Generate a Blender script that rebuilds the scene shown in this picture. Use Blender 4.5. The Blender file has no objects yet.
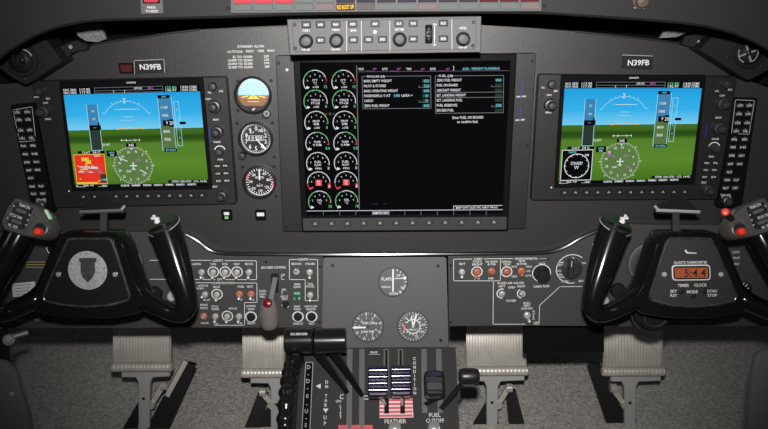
import bpy, math, random
from mathutils import Vector, Matrix
random.seed(7)
R = math.radians

# ------------------------------------------------------------------ camera
W, H = 768, 429
F = 720.0
CAM = Vector((0, -1.12, 0.95))
PITCH, ROLL = R(16.5), R(0.7)
fw = Vector((0, math.cos(PITCH), -math.sin(PITCH)))
r0 = Vector((1, 0, 0))
u0 = Vector((0, math.sin(PITCH), math.cos(PITCH)))
rt = r0 * math.cos(ROLL) - u0 * math.sin(ROLL)
up = u0 * math.cos(ROLL) + r0 * math.sin(ROLL)
cam = bpy.data.cameras.new('camera')
cam.sensor_width = 36
cam.lens = 36 * F / W
cam.clip_start = 0.02
camo = bpy.data.objects.new('camera', cam)
bpy.context.scene.collection.objects.link(camo)
camo.matrix_world = Matrix(((rt.x, up.x, -fw.x, CAM.x), (rt.y, up.y, -fw.y, CAM.y),
                            (rt.z, up.z, -fw.z, CAM.z), (0, 0, 0, 1)))
sc = bpy.context.scene
sc.camera = camo

# ------------------------------------------------------------------ world, flash, exposure
wd = bpy.data.worlds.new('cabin_daylight')
sc.world = wd
wd.use_nodes = True
wd.node_tree.nodes['Background'].inputs[0].default_value = (0.85, 0.95, 1.0, 1)
wd.node_tree.nodes['Background'].inputs[1].default_value = 0.02
# the photographer's flash, just above the lens
fl = bpy.data.lights.new('camera_flash', 'SPOT')
fl.energy = 95
fl.spot_size = R(76)
fl.spot_blend = 1.0
fl.shadow_soft_size = 0.016
fl.color = (1.0, 0.97, 0.93)
flo = bpy.data.objects.new('camera_flash', fl)
sc.collection.objects.link(flo)
flo.location = CAM + Vector((0.0, 0.0, 0.09))
tgt = Vector((0.02, 0, 0.81))
flo.rotation_euler = (tgt - flo.location).to_track_quat('-Z', 'Y').to_euler()
# daylight through the two cockpit side windows
for sx_ in (-1, 1):
    al = bpy.data.lights.new('side_window_daylight', 'AREA')
    al.energy = 0.35
    al.shape = 'RECTANGLE'
    al.size, al.size_y = 0.22, 0.20
    al.color = (0.85, 0.93, 1.0)
    ao = bpy.data.objects.new('side_window_daylight', al)
    sc.collection.objects.link(ao)
    ao.location = (0.95 * sx_, -.55, 1.15)
    ao.rotation_euler = (Vector((0.3 * sx_, -.2, .75)) - ao.location).to_track_quat('-Z', 'Y').to_euler()
sc.view_settings.view_transform = 'Standard'
sc.view_settings.look = 'None'
sc.view_settings.gamma = 1
sc.view_settings.use_curve_mapping = False
sc.view_settings.exposure = 0.0

# ------------------------------------------------------------------ materials
MATS = {}
def mat(name, col, rough=0.5, metal=0.0, spec=0.5, bump=0.0, bscale=400, coat=0.0, noise=0.0, nscale=60, emit=None, es=1.0):
    m = bpy.data.materials.new(name)
    m.use_nodes = True
    nt = m.node_tree
    b = nt.nodes['Principled BSDF']
    b.inputs['Base Color'].default_value = (*col, 1)
    b.inputs['Roughness'].default_value = rough
    b.inputs['Metallic'].default_value = metal
    b.inputs['Specular IOR Level'].default_value = spec
    b.inputs['Coat Weight'].default_value = coat
    b.inputs['Coat Roughness'].default_value = 0.08
    if emit:
        b.inputs['Emission Color'].default_value = (*emit, 1)
        b.inputs['Emission Strength'].default_value = es
    if bump or noise:
        tc = nt.nodes.new('ShaderNodeTexCoord')
    if bump:
        n = nt.nodes.new('ShaderNodeTexNoise')
        n.inputs['Scale'].default_value = bscale
        n.inputs['Detail'].default_value = 3
        bp = nt.nodes.new('ShaderNodeBump')
        bp.inputs['Strength'].default_value = bump
        bp.inputs['Distance'].default_value = 0.001
        nt.links.new(tc.outputs['Object'], n.inputs['Vector'])
        nt.links.new(n.outputs['Fac'], bp.inputs['Height'])
        nt.links.new(bp.outputs['Normal'], b.inputs['Normal'])
    if noise:
        n2 = nt.nodes.new('ShaderNodeTexNoise')
        n2.inputs['Scale'].default_value = nscale
        n2.inputs['Detail'].default_value = 5
        n2.inputs['Roughness'].default_value = 0.7
        rp = nt.nodes.new('ShaderNodeValToRGB')
        rp.color_ramp.elements[0].position = 0.3
        rp.color_ramp.elements[1].position = 0.7
        rp.color_ramp.elements[0].color = (*[c * (1 - noise) for c in col], 1)
        rp.color_ramp.elements[1].color = (*[min(1, c * (1 + noise)) for c in col], 1)
        nt.links.new(tc.outputs['Object'], n2.inputs['Vector'])
        nt.links.new(n2.outputs['Fac'], rp.inputs['Fac'])
        nt.links.new(rp.outputs['Color'], b.inputs['Base Color'])
    MATS[name] = m
    return m

def emis(name, col, s=1.0):
    """a lit pixel colour on a screen, given as sRGB 0-255"""
    lin = [((c / 255 + 0.055) / 1.055) ** 2.4 if c > 10 else c / 255 / 12.92 for c in col]
    return mat(name, (0.001, 0.001, 0.001), 0.08, spec=0.2, emit=tuple(lin), es=s)

PANEL = mat('panel_paint', (0.0225, 0.0225, 0.0225), 0.40, spec=0.55, bump=0.25, bscale=900, noise=0.10, nscale=500)
FLAPM = mat('gauge_panel_paint', (0.062, 0.062, 0.0615), 0.55, spec=0.4, bump=0.2, bscale=900)
SUB = mat('subpanel_paint', (0.042, 0.0425, 0.043), 0.55, spec=0.4, bump=0.2, bscale=900)
BEZ = mat('bezel_plastic', (0.0095, 0.0098, 0.0105), 0.42, spec=0.45, bump=0.2, bscale=1200)
BEZD = mat('bezel_dark', (0.005, 0.005, 0.006), 0.3, spec=0.1)
PODM = mat('pod_grey', (0.055, 0.053, 0.048), 0.45, spec=0.6, noise=0.3, nscale=200)
STRIP = mat('softkey_strip_grey', (0.035, 0.035, 0.037), 0.35, spec=0.6)
BLK = mat('black_plastic', (0.012, 0.012, 0.013), 0.35)
KNOB = mat('knob_rubber', (0.022, 0.022, 0.024), 0.4, spec=0.6)
MATTE = mat('matte_black', (0.006, 0.006, 0.006), 0.8, spec=0.2)
VOID = mat('dark_void', (0.004, 0.004, 0.004), 0.9, spec=0.1)
YOKE = mat('yoke_black', (0.005, 0.005, 0.0055), 0.15, spec=0.4)
RIMHL = mat('black_rim_highlight', (0.030, 0.030, 0.031), 0.25, spec=0.7, noise=0.6, nscale=120)  # yoke plate rim: flash highlight put into the colour as lighter grey
YPLATE = mat('yoke_plate', (0.008, 0.008, 0.008), 0.3, spec=0.5)
CLKP = mat('clock_plate', (0.021, 0.0225, 0.025), 0.5)
GREY = mat('controller_grey', (0.105, 0.105, 0.108), 0.55, spec=0.25, bump=0.15, bscale=1200, noise=0.12, nscale=700)
GREYD = mat('controller_button', (0.10, 0.10, 0.104), 0.5, spec=0.2)
GSH = mat('glareshield_vinyl', (0.011, 0.0125, 0.0135), 0.6, spec=0.35, bump=0.3, bscale=500)
WHITE = mat('white_print', (0.62, 0.62, 0.62), 0.6)
WHITED = mat('white_print_worn', (0.38, 0.38, 0.38), 0.6)
AMBP = mat('amber_print', (0.45, 0.33, 0.10), 0.6)
CHROME = mat('chrome', (0.72, 0.72, 0.70), 0.22, metal=0.7)
STEEL = mat('steel', (0.56, 0.55, 0.53), 0.34, metal=0.5)
ALU = mat('pedal_aluminium', (0.58, 0.55, 0.51), 0.42, metal=0.35, noise=0.15, nscale=30)
ALUC = mat('cast_grey', (0.42, 0.42, 0.415), 0.5, metal=0.25)
ALUD = mat('cast_aluminium', (0.22, 0.22, 0.215), 0.5, metal=0.5)
PEWTER = mat('emblem_pewter', (0.33, 0.33, 0.33), 0.45, metal=0.2, noise=0.35, nscale=260)
SHIELD = mat('emblem_shield', (0.030, 0.030, 0.032), 0.5, noise=0.8, nscale=300)
SCREWM = mat('screw_black', (0.03, 0.03, 0.03), 0.35, metal=0.5)
RED = mat('red_button', (0.75, 0.035, 0.015), 0.4)
REDW = mat('red_window', (0.4, 0.04, 0.055), 0.6, spec=0.12)
REDDK = mat('dark_red_window', (0.07, 0.01, 0.013), 0.6, spec=0.12)
PURW = mat('purple_window', (0.03, 0.02, 0.035), 0.6, spec=0.12)
GRYW = mat('grey_window', (0.105, 0.115, 0.115), 0.6, spec=0.12)
PNKW = mat('pinkish_window', (0.135, 0.11, 0.11), 0.6, spec=0.12)
BRNW = mat('brown_window', (0.085, 0.075, 0.07), 0.6, spec=0.12)
AMBW = emis('amber_lit', (255, 200, 90), 1.5)
ORNG = mat('orange_switch', (0.36, 0.115, 0.07), 0.45)
LENS = mat('gear_handle_plastic', (0.14, 0.125, 0.12), 0.14, spec=0.8, coat=1.0)
REDL = mat('red_lens', (0.13, 0.005, 0.008), 0.2)
GRNL = mat('green_lens', (0.02, 0.11, 0.06), 0.3)
GRNT = mat('green_print', (0.45, 0.75, 0.55), 0.4)
CREAM = mat('cream_label', (0.60, 0.60, 0.58), 0.6)
STRIPE_R = mat('stripe_red', (0.62, 0.10, 0.12), 0.5)
STRIPE_W = mat('stripe_white', (0.72, 0.66, 0.66), 0.5)
BLUEK = mat('prop_knob_blue', (0.010, 0.008, 0.030), 0.3, spec=0.6)
BELLM = mat('bellows_rubber', (0.03, 0.03, 0.031), 0.25, spec=0.8)
RIBM = mat('prop_knob_rib', (0.012, 0.009, 0.04), 0.16, spec=0.7)
QUAD = mat('quadrant_paint', (0.023, 0.023, 0.0235), 0.5, spec=0.4, bump=0.15, bscale=900)
GLOSSB = mat('gloss_black', (0.008, 0.008, 0.008), 0.2, spec=0.6)
SLOT = mat('slot_metal', (0.17, 0.17, 0.165), 0.45, metal=0.6)
BOOT = mat('boot_black', (0.009, 0.009, 0.0095), 0.6, spec=0.25, bump=0.3, bscale=200)
LEATH = mat('seat_leather', (0.125, 0.127, 0.135), 0.55, bump=0.2, bscale=300)
FABR = mat('grey_lining', (0.15, 0.15, 0.15), 0.9, bump=0.6, bscale=220, noise=0.7, nscale=300)
SKYD = mat('dial_sky', (0.32, 0.50, 0.62), 0.4)
BRND = mat('dial_brown', (0.22, 0.10, 0.045), 0.4)
DIAL = mat('dial_black', (0.010, 0.010, 0.011), 0.4)
DIALG = mat('dial_grey', (0.066, 0.068, 0.07), 0.5)
YEL = mat('dial_yellow', (0.65, 0.50, 0.10), 0.5)
BLUE = mat('card_blue', (0.014, 0.02, 0.15), 0.4)
LCD = emis('lcd_orange', (150, 78, 50))
LCDT = mat('lcd_digit', (0.02, 0.008, 0.004), 0.5)
GLASS = None
def glass():
    m = bpy.data.materials.new('instrument_glass')
    m.use_nodes = True
    nt = m.node_tree
    nt.nodes.clear()
    o = nt.nodes.new('ShaderNodeOutputMaterial')
    mx = nt.nodes.new('ShaderNodeMixShader')
    t = nt.nodes.new('ShaderNodeBsdfTransparent')
    g = nt.nodes.new('ShaderNodeBsdfGlossy')
    g.inputs['Roughness'].default_value = 0.05
    f = nt.nodes.new('ShaderNodeFresnel')
    f.inputs['IOR'].default_value = 1.45
    nt.links.new(f.outputs[0], mx.inputs[0])
    nt.links.new(t.outputs[0], mx.inputs[1])
    nt.links.new(g.outputs[0], mx.inputs[2])
    nt.links.new(mx.outputs[0], o.inputs[0])
    return m
GLASS = glass()

def carpet():
    m = mat('carpet_pile', (0.3, 0.28, 0.27), 0.95, spec=0.1)
    nt = m.node_tree
    b = nt.nodes['Principled BSDF']
    tc = nt.nodes.new('ShaderNodeTexCoord')
    v = nt.nodes.new('ShaderNodeTexVoronoi')
    v.inputs['Scale'].default_value = 380
    n = nt.nodes.new('ShaderNodeTexNoise')
    n.inputs['Scale'].default_value = 190
    n.inputs['Detail'].default_value = 6
    n.inputs['Roughness'].default_value = 0.75
    rp = nt.nodes.new('ShaderNodeValToRGB')
    rp.color_ramp.elements[0].position = 0.33
    rp.color_ramp.elements[1].position = 0.68
    rp.color_ramp.elements[0].color = (0.34, 0.325, 0.305, 1)
    rp.color_ramp.elements[1].color = (0.88, 0.84, 0.79, 1)
    bp = nt.nodes.new('ShaderNodeBump')
    bp.inputs['Strength'].default_value = 0.8
    bp.inputs['Distance'].default_value = 0.003
    mp = nt.nodes.new('ShaderNodeMapping')
    mp.inputs['Scale'].default_value = (1, 0.5, 1)
    nt.links.new(tc.outputs['Object'], mp.inputs['Vector'])
    nt.links.new(mp.outputs['Vector'], v.inputs['Vector'])
    nt.links.new(mp.outputs['Vector'], n.inputs['Vector'])
    nt.links.new(n.outputs['Fac'], rp.inputs['Fac'])
    nt.links.new(rp.outputs['Color'], b.inputs['Base Color'])
    nt.links.new(v.outputs['Distance'], bp.inputs['Height'])
    nt.links.new(bp.outputs['Normal'], b.inputs['Normal'])
    return m
CARPET = carpet()

def ramp_emis(name, stops):
    """screen picture: emission along UV.y, stops = [(pos, sRGB)]"""
    m = mat(name, (0.001, 0.001, 0.001), 0.08, spec=0.2, emit=(1, 1, 1), es=1)
    nt = m.node_tree
    b = nt.nodes['Principled BSDF']
    uv = nt.nodes.new('ShaderNodeUVMap')
    sp = nt.nodes.new('ShaderNodeSeparateXYZ')
    n = nt.nodes.new('ShaderNodeTexNoise')
    n.inputs['Scale'].default_value = 3
    n.inputs['Detail'].default_value = 5
    mp = nt.nodes.new('ShaderNodeMapping')
    mp.inputs['Scale'].default_value = (1, 7, 1)
    ma = nt.nodes.new('ShaderNodeMath')
    ma.operation = 'MULTIPLY_ADD'
    ma.inputs[1].default_value = 0.02
    ad = nt.nodes.new('ShaderNodeMath')
    ad.operation = 'SUBTRACT'
    ad.inputs[1].default_value = 0.05
    rp = nt.nodes.new('ShaderNodeValToRGB')
    cr = rp.color_ramp
    while len(cr.elements) < len(stops):
        cr.elements.new(0.5)
    for e, (p, c) in zip(cr.elements, stops):
        e.position = p
        e.color = (*[((k / 255 + 0.055) / 1.055) ** 2.4 for k in c], 1)
    nt.links.new(uv.outputs[0], sp.inputs[0])
    nt.links.new(uv.outputs[0], mp.inputs[0])
    nt.links.new(mp.outputs[0], n.inputs['Vector'])
    nt.links.new(n.outputs['Fac'], ma.inputs[0])
    nt.links.new(sp.outputs['Y'], ma.inputs[2])
    nt.links.new(ma.outputs[0], ad.inputs[0])
    nt.links.new(ad.outputs[0], rp.inputs['Fac'])
    nt.links.new(rp.outputs['Color'], b.inputs['Emission Color'])
    return m
E_SKY = ramp_emis('screen_sky', [(0.0, (34, 160, 224)), (0.55, (52, 176, 232)), (1.0, (120, 206, 240))])
E_GND = ramp_emis('screen_ground', [(0.0, (66, 106, 30)), (0.05, (60, 100, 28)), (0.10, (40, 72, 18)), (0.17, (48, 84, 22)), (0.23, (84, 126, 42)), (0.6, (90, 134, 44)), (1.0, (66, 110, 28))])
E_BLK = emis('screen_black', (5, 5, 7))
E_WHT = emis('screen_white', (225, 228, 232))
E_GRY = emis('screen_grey', (120, 125, 130))
E_HSI = emis('screen_compass', (90, 122, 66))
E_LGR = emis('screen_pale_green', (190, 205, 175))
E_GRN = emis('screen_green', (110, 200, 130))
E_RED = emis('screen_red', (226, 52, 34))
E_PNK = emis('screen_pink_red', (225, 70, 85))
E_YEL = emis('screen_yellow', (230, 190, 70))
E_CYN = emis('screen_cyan', (110, 205, 215))
E_MAG = emis('screen_magenta', (190, 90, 190))
E_TBL = emis('screen_tape_blue', (62, 130, 176))
E_TDK = emis('screen_tape_dark', (42, 56, 50))
E_TGR = emis('screen_tape_green', (86, 116, 66))
E_LBL = emis('screen_light_blue', (170, 220, 240))

# ------------------------------------------------------------------ planes seen by pixel of the 768x429 frame
def ray(px, py):
    return (fw * F + rt * (px - W / 2) - up * (py - H / 2)).normalized()

class Plane:
    def __init__(s, o, tilt=0.0, yaw=0.0):
        """tilt: how far the face leans up towards the viewer"""
        s.o = Vector(o)
        s.ex = Vector((math.cos(yaw), math.sin(yaw), 0))
        f = Vector((math.sin(yaw), -math.cos(yaw), 0))
        s.n = f * math.cos(tilt) + Vector((0, 0, 1)) * math.sin(tilt)
        s.ez = s.n.cross(s.ex).normalized()
    def px(s, x, y, h=0.0):
        d = ray(x, y)
        o = s.o + s.n * h
        return CAM + d * ((o - CAM).dot(s.n) / d.dot(s.n))
    def sc(s, x, y, h=0.0):
        a = s.px(x - .5, y, h); b = s.px(x + .5, y, h)
        c = s.px(x, y - .5, h); d = s.px(x, y + .5, h)
        return abs((b - a).dot(s.ex)), abs((d - c).dot(s.ez))
    def d(s, x, y, dx, dy, h=0.0):
        sx, sv = s.sc(x, y, h)
        return s.px(x, y, h) + s.ex * dx * sx - s.ez * dy * sv

# ------------------------------------------------------------------ mesh builder
COL = sc.collection
ROOT = {}
def rnd(pts, r, n=4):
    out = []
    N = len(pts)
    for i in range(N):
        p0, p, p1 = Vector(pts[i - 1][:2]), Vector(pts[i][:2]), Vector(pts[(i + 1) % N][:2])
        a, b = p0 - p, p1 - p
        rr = min(r, a.length * .45, b.length * .45)
        a = p + a.normalized() * rr
        b = p + b.normalized() * rr
        for k in range(n + 1):
            t = k / n
            out.append(tuple(a * (1 - t) ** 2 + p * 2 * t * (1 - t) + b * t * t))
    return out
def inset(pts, d):
    N = len(pts)
    area = sum(pts[i - 1][0] * pts[i][1] - pts[i][0] * pts[i - 1][1] for i in range(N))
    sg = 1 if area > 0 else -1
    out = []
    for i in range(N):
        p0, p, p1 = Vector(pts[i - 1]), Vector(pts[i]), Vector(pts[(i + 1) % N])
        e0 = (p - p0); e1 = (p1 - p)
        if e0.length < 1e-9: e0 = e1
        if e1.length < 1e-9: e1 = e0
        e0.normalize(); e1.normalize()
        n0 = Vector((-e0.y, e0.x)) * sg; n1 = Vector((-e1.y, e1.x)) * sg
        m = (n0 + n1)
        if m.length < 1e-6: m = n0
        m.normalize()
        k = d / max(.4, m.dot(n0))
        out.append(tuple(p + m * k))
    return out
def catmull(P, n=6):
    out = []
    N = len(P)
    for i in range(N - 1):
        a, b, c, d = P[max(0, i - 1)], P[i], P[i + 1], P[min(N - 1, i + 2)]
        for k in range(n):
            t = k / n
            out.append(tuple(.5 * (2 * b[j] + (c[j] - a[j]) * t + (2 * a[j] - 5 * b[j] + 4 * c[j] - d[j]) * t * t
                                   + (-a[j] + 3 * b[j] - 3 * c[j] + d[j]) * t ** 3) for j in range(len(b))))
    out.append(tuple(P[-1]))
    return out

FONTC = {}
def glyphs(s, bold):
    k = (s, bold)
    if k in FONTC: return FONTC[k]
    cu = bpy.data.curves.new('t', 'FONT')
    cu.body = s
    cu.resolution_u = 2
    cu.offset = bold
    ob = bpy.data.objects.new('t', cu)
    me = bpy.data.meshes.new_from_object(ob)
    vs = [(v.co.x, v.co.y) for v in me.vertices]
    fs = [tuple(p.vertices) for p in me.polygons]
    bpy.data.objects.remove(ob); bpy.data.curves.remove(cu); bpy.data.meshes.remove(me)
    if vs:
        x0 = min(v[0] for v in vs); x1 = max(v[0] for v in vs)
    else:
        x0, x1 = 0, 1
    FONTC[k] = ([((x - (x0 + x1) / 2) / .70, y / .70 - .5) for x, y in vs], fs, (x1 - x0) / .70)
    return FONTC[k]

class MB:
    def __init__(s):
        s.V, s.F, s.M, s.mats, s.uv = [], [], [], [], {}
    def mi(s, m):
        if m not in s.mats: s.mats.append(m)
        return s.mats.index(m)
    def add(s, vs, fs, m, uvs=None):
        b = len(s.V)
        s.V += [Vector(v) for v in vs]
        i = s.mi(m)
        for f in fs:
            if uvs: s.uv[len(s.F)] = [uvs[k] for k in f]
            s.F.append(tuple(k + b for k in f)); s.M.append(i)
    # --- flat shapes on a plane
    def poly(s, pl, pts, h, m, uvs=None):
        s.add([pl.px(x, y, h) for x, y in pts], [tuple(range(len(pts)))[::-1]], m, uvs)
    def rect(s, pl, x, y, w, hh, h, m, r=0, ang=0):
        pts = [(-w / 2, -hh / 2), (w / 2, -hh / 2), (w / 2, hh / 2), (-w / 2, hh / 2)]
        if r: pts = rnd(pts, r, 3)
        ca, sa = math.cos(ang), math.sin(ang)
        pts = [(a * ca - b * sa, a * sa + b * ca) for a, b in pts]
        s.add([pl.d(x, y, a, b, h) for a, b in pts], [tuple(range(len(pts)))[::-1]], m)
    def line(s, pl, pts, w, h, m, closed=False):
        P = [Vector(p) for p in pts]
        if closed: P.append(P[0])
        for a, b in zip(P, P[1:]):
            d = b - a
            if d.length < 1e-6: continue
            d.normalize()
            n = Vector((-d.y, d.x)) * w / 2
            e = d * (w / 2)
            s.poly(pl, [tuple(a - e + n), tuple(b + e + n), tuple(b + e - n), tuple(a - e - n)][::-1], h, m)
    def ring(s, pl, x, y, r0, r1, h, m, a0=0, a1=360, n=None):
        """angles clockwise from 12 o'clock"""
        n = n or max(3, int(abs(a1 - a0) / 12))
        sx, _ = pl.sc(x, y, h)
        c = pl.px(x, y, h)
        vs, fs = [], []
        for k in range(n + 1):
            a = R(a0 + (a1 - a0) * k / n)
            d = pl.ex * math.sin(a) + pl.ez * math.cos(a)
            vs += [c + d * r0 * sx, c + d * r1 * sx]
        for k in range(n):
            fs.append((2 * k, 2 * k + 2, 2 * k + 3, 2 * k + 1))
        s.add(vs, fs, m)
    def disc(s, pl, x, y, r, h, m, n=28):
        sx, _ = pl.sc(x, y, h)
        c = pl.px(x, y, h)
        s.add([c + (pl.ex * math.cos(2 * math.pi * k / n) + pl.ez * math.sin(2 * math.pi * k / n)) * r * sx for k in range(n)],
              [tuple(range(n))], m)
    def ticks(s, pl, x, y, r0, r1, w, h, m, a0, a1, n):
        for k in range(n):
            a = R(a0 + (a1 - a0) * k / max(1, n - 1))
            sx, _ = pl.sc(x, y, h)
            c = pl.px(x, y, h)
            d = pl.ex * math.sin(a) + pl.ez * math.cos(a)
            q = pl.ex * math.cos(a) - pl.ez * math.sin(a)
            s.add([c + (d * r0 - q * w / 2) * sx, c + (d * r0 + q * w / 2) * sx, c + (d * r1 + q * w / 2) * sx, c + (d * r1 - q * w / 2) * sx],
                  [(0, 1, 2, 3)], m)
    def text(s, pl, t, x, y, hp, m, h=.0004, w=None, ang=0, bold=0.012):
        g, fs, tw = glyphs(t, bold)
        if not g: return
        sx, sv = pl.sc(x, y, h)
        k = hp
        kx = hp * .92 if w is None else w / max(tw, .01)
        c = pl.px(x, y, h)
        ca, sa = math.cos(ang), math.sin(ang)
        vs = []
        for a, b in g:
            a, b = a * kx, b * k
            a, b = a * ca + b * sa, -a * sa + b * ca
            vs.append(c + pl.ex * a * sx + pl.ez * b * sv)
        s.add(vs, fs, m)
    def vtext(s, pl, t, x, y0, y1, hp, m, h=.0004, x1=None, ang=0):
        n = len(t)
        for i, ch in enumerate(t):
            if ch != ' ':
                f = i / max(1, n - 1)
                s.text(pl, ch, x + ((x1 - x) * f if x1 is not None else 0), y0 + (y1 - y0) * f, hp, m, h, ang=ang)
    # --- solids on a plane
    def plate(s, pl, pts, h0, h1, m, bev=0.0, r=0.0, mside=None, cap=True, capm=None):
        """solid plate: pixel outline at the front height h1, going straight back to h0"""
        if r: pts = rnd(pts, r)
        N = len(pts)
        front = [pl.px(x, y, h1) for x, y in pts]
        if bev:
            sx, _ = pl.sc(pts[0][0], pts[0][1], h1)
            bd = bev * sx
            ins = [pl.px(x, y, h1) for x, y in inset(pts, bev)]
            mid = [p - pl.n * bd for p in front]
        back = [p - pl.n * (h1 - h0) for p in front]
        vs = back[:]
        fs = []
        def strip(a, b):
            for i in range(N):
                j = (i + 1) % N
                fs.append((a + i, a + j, b + j, b + i))
        if bev:
            vs += mid + ins
            strip(0, N); strip(N, 2 * N)
            top = 2 * N
        else:
            vs += front
            strip(0, N)
            top = N
        s.add(vs, fs, mside or m)
        if cap:
            s.add(vs[top:top + N], [tuple(range(N))[::-1]], capm or m)
        s.add(back, [tuple(range(N))], mside or m)
    def brick(s, pl, x, y, w, hh, h0, h1, m, bev=.3, r=.6, ang=0, capm=None):
        """small raised block centred on a pixel"""
        pts = rnd([(-w / 2, -hh / 2), (w / 2, -hh / 2), (w / 2, hh / 2), (-w / 2, hh / 2)], r, 2)
        ins = inset(pts, bev)
        ca, sa = math.cos(ang), math.sin(ang)
        f = lambda q: (q[0] * ca - q[1] * sa, q[0] * sa + q[1] * ca)
        sx, sv = pl.sc(x, y, h1)
        c = pl.px(x, y, h1)
        q = lambda a, d: c + pl.ex * f(a)[0] * sx - pl.ez * f(a)[1] * sv + pl.n * d
        N = len(pts)
        vs = [q(a, h0 - h1) for a in pts] + [q(a, -bev * sx) for a in pts] + [q(a, 0) for a in ins]
        fs = []
        for b in (0, N):
            for i in range(N):
                j = (i + 1) % N
                fs.append((b + i, b + j, b + N + j, b + N + i))
        s.add(vs, fs, m)
        s.add(vs[2 * N:], [tuple(range(N))[::-1]], capm or m)
    def lathe(s, pl, x, y, prof, m, h=0.0, n=24, flute=0, fd=0.0, capm=None, axis=None):
        """prof: (radius px, height m) from the base up; axis = plane normal"""
        sx, _ = pl.sc(x, y, h)
        c = pl.px(x, y, h)
        ax = axis or pl.n
        s.lathe3(c, ax, [(r * sx, z) for r, z in prof], m, n, flute, fd, capm)
    def lathe3(s, c, ax, prof, m, n=24, flute=0, fd=0.0, capm=None):
        ax = Vector(ax).normalized()
        e1 = ax.cross(Vector((0.13, 0.2, 1)) if abs(ax.z) < .9 else Vector((1, 0.1, 0))).normalized()
        e2 = ax.cross(e1)
        vs, fs = [], []
        K = len(prof)
        for i, (r, z) in enumerate(prof):
            for k in range(n):
                a = 2 * math.pi * k / n
                rr = r * (1 - fd * (.5 + .5 * math.cos(a * flute))) if flute and 0 < i < K - 1 else r
                vs.append(Vector(c) + (e1 * math.cos(a) + e2 * math.sin(a)) * rr + ax * z)
        for i in range(K - 1):
            for k in range(n):
                j = (k + 1) % n
                fs.append((i * n + k, i * n + j, (i + 1) * n + j, (i + 1) * n + k))
        s.add(vs, fs, m)
        if prof[-1][0] > 1e-6:
            s.add(vs[-n:], [tuple(range(n))], capm or m)
        if prof[0][0] > 1e-6:
            s.add(vs[:n], [tuple(range(n))[::-1]], m)
    def tube(s, P, rad, m, n=14, sm=5, cap=True, flat=1.0, ref=None):
        P = [tuple(p) + ((rad[i] if isinstance(rad, (list, tuple)) else rad),) for i, p in enumerate(P)]
        if sm > 1 and len(P) > 2: P = catmull(P, sm)
        pts = [Vector(p[:3]) for p in P]
        rr = [p[3] for p in P]
        T = [(pts[min(i + 1, len(pts) - 1)] - pts[max(i - 1, 0)]).normalized() for i in range(len(pts))]
        e = Vector(ref) if ref else (Vector((0, 0, 1)) if abs(T[0].z) < .9 else Vector((1, 0, 0)))
        vs, fs = [], []
        for i, p in enumerate(pts):
            e = (e - T[i] * e.dot(T[i])).normalized()
            g = T[i].cross(e)
            for k in range(n):
                a = 2 * math.pi * k / n
                vs.append(p + (e * math.cos(a) * flat + g * math.sin(a)) * rr[i])
        for i in range(len(pts) - 1):
            for k in range(n):
                j = (k + 1) % n
                fs.append((i * n + k, i * n + j, (i + 1) * n + j, (i + 1) * n + k))
        s.add(vs, fs, m)
        if cap:
            s.add(vs[:n], [tuple(range(n))[::-1]], m)
            s.add(vs[-n:], [tuple(range(n))], m)
    def box(s, c, hx, hy, hz, m):
        """box from centre and three half vectors"""
        c, hx, hy, hz = Vector(c), Vector(hx), Vector(hy), Vector(hz)
        vs = [c + hx * a + hy * b + hz * d for a in (-1, 1) for b in (-1, 1) for d in (-1, 1)]
        s.add(vs, [(0, 1, 3, 2), (4, 6, 7, 5), (0, 4, 5, 1), (2, 3, 7, 6), (0, 2, 6, 4), (1, 5, 7, 3)], m)
    def bar(s, a, b, w, t, nrm, m):
        """flat bar from a to b, w wide, t thick along nrm"""
        a, b, nrm = Vector(a), Vector(b), Vector(nrm)
        d = b - a
        side = d.cross(nrm).normalized()
        nn = side.cross(d).normalized()
        s.box((a + b) / 2, d / 2, side * w / 2, nn * t / 2, m)
    def sphere(s, c, r, m, n=12):
        k = n // 2
        s.lathe3(Vector(c), (0, 0, 1), [(r * math.sin(math.pi * i / k), -r * math.cos(math.pi * i / k)) for i in range(k + 1)], m, n)
    def slab(s, front, off, m):
        """solid from an outline of 3-D points pushed by a vector"""
        off = Vector(off)
        N = len(front)
        vs = [Vector(p) for p in front] + [Vector(p) + off for p in front]
        fs = [tuple(range(N))[::-1], tuple(range(N, 2 * N))]
        for i in range(N):
            j = (i + 1) % N
            fs.append((i, j, N + j, N + i))
        s.add(vs, fs, m)
    def build(s, name, parent=None, angle=35):
        me = bpy.data.meshes.new(name)
        r = parent
        while r is not None and r.parent is not None: r = r.parent
        if r is not None:
            L = ROOT[r.name]
        else:
            xs = [v.x for v in s.V]; ys = [v.y for v in s.V]; zs = [v.z for v in s.V]
            L = Vector(((min(xs) + max(xs)) / 2, (min(ys) + max(ys)) / 2, min(zs)))
        me.from_pydata([tuple(v - L) for v in s.V], [], s.F)
        for m in s.mats: me.materials.append(m)
        me.polygons.foreach_set('material_index', s.M)
        me.polygons.foreach_set('use_smooth', [True] * len(s.F))
        if s.uv:
            ul = me.uv_layers.new(name='UVMap')
            for fi, uvs in s.uv.items():
                for li, uv in zip(me.polygons[fi].loop_indices, uvs):
                    ul.data[li].uv = uv
        me.update()
        me.set_sharp_from_angle(angle=R(angle))
        o = bpy.data.objects.new(name, me)
        COL.objects.link(o)
        if parent is None:
            o.location = L
            ROOT[o.name] = L
        else:
            o.parent = parent
        return o

def tag(o, label, cat, group=None):
    o['label'] = label
    o['category'] = cat
    if group: o['group'] = group
    return o
def thing(name, label, cat, loc, group=None):
    o = bpy.data.objects.new(name, None)
    o.empty_display_size = 0.02
    COL.objects.link(o)
    o.location = loc
    ROOT[o.name] = Vector(loc)
    return tag(o, label, cat, group)
def struct(mb, name):
    o = mb.build(name)
    o['kind'] = 'structure'
    return o

PM = Plane((0, 0, 0))                       # main instrument panel
PS = Plane((0, -0.010, 0))                  # switch subpanels
PG = Plane((0, -0.155, 0.935), R(-7))             # annunciator face of the glareshield

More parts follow.
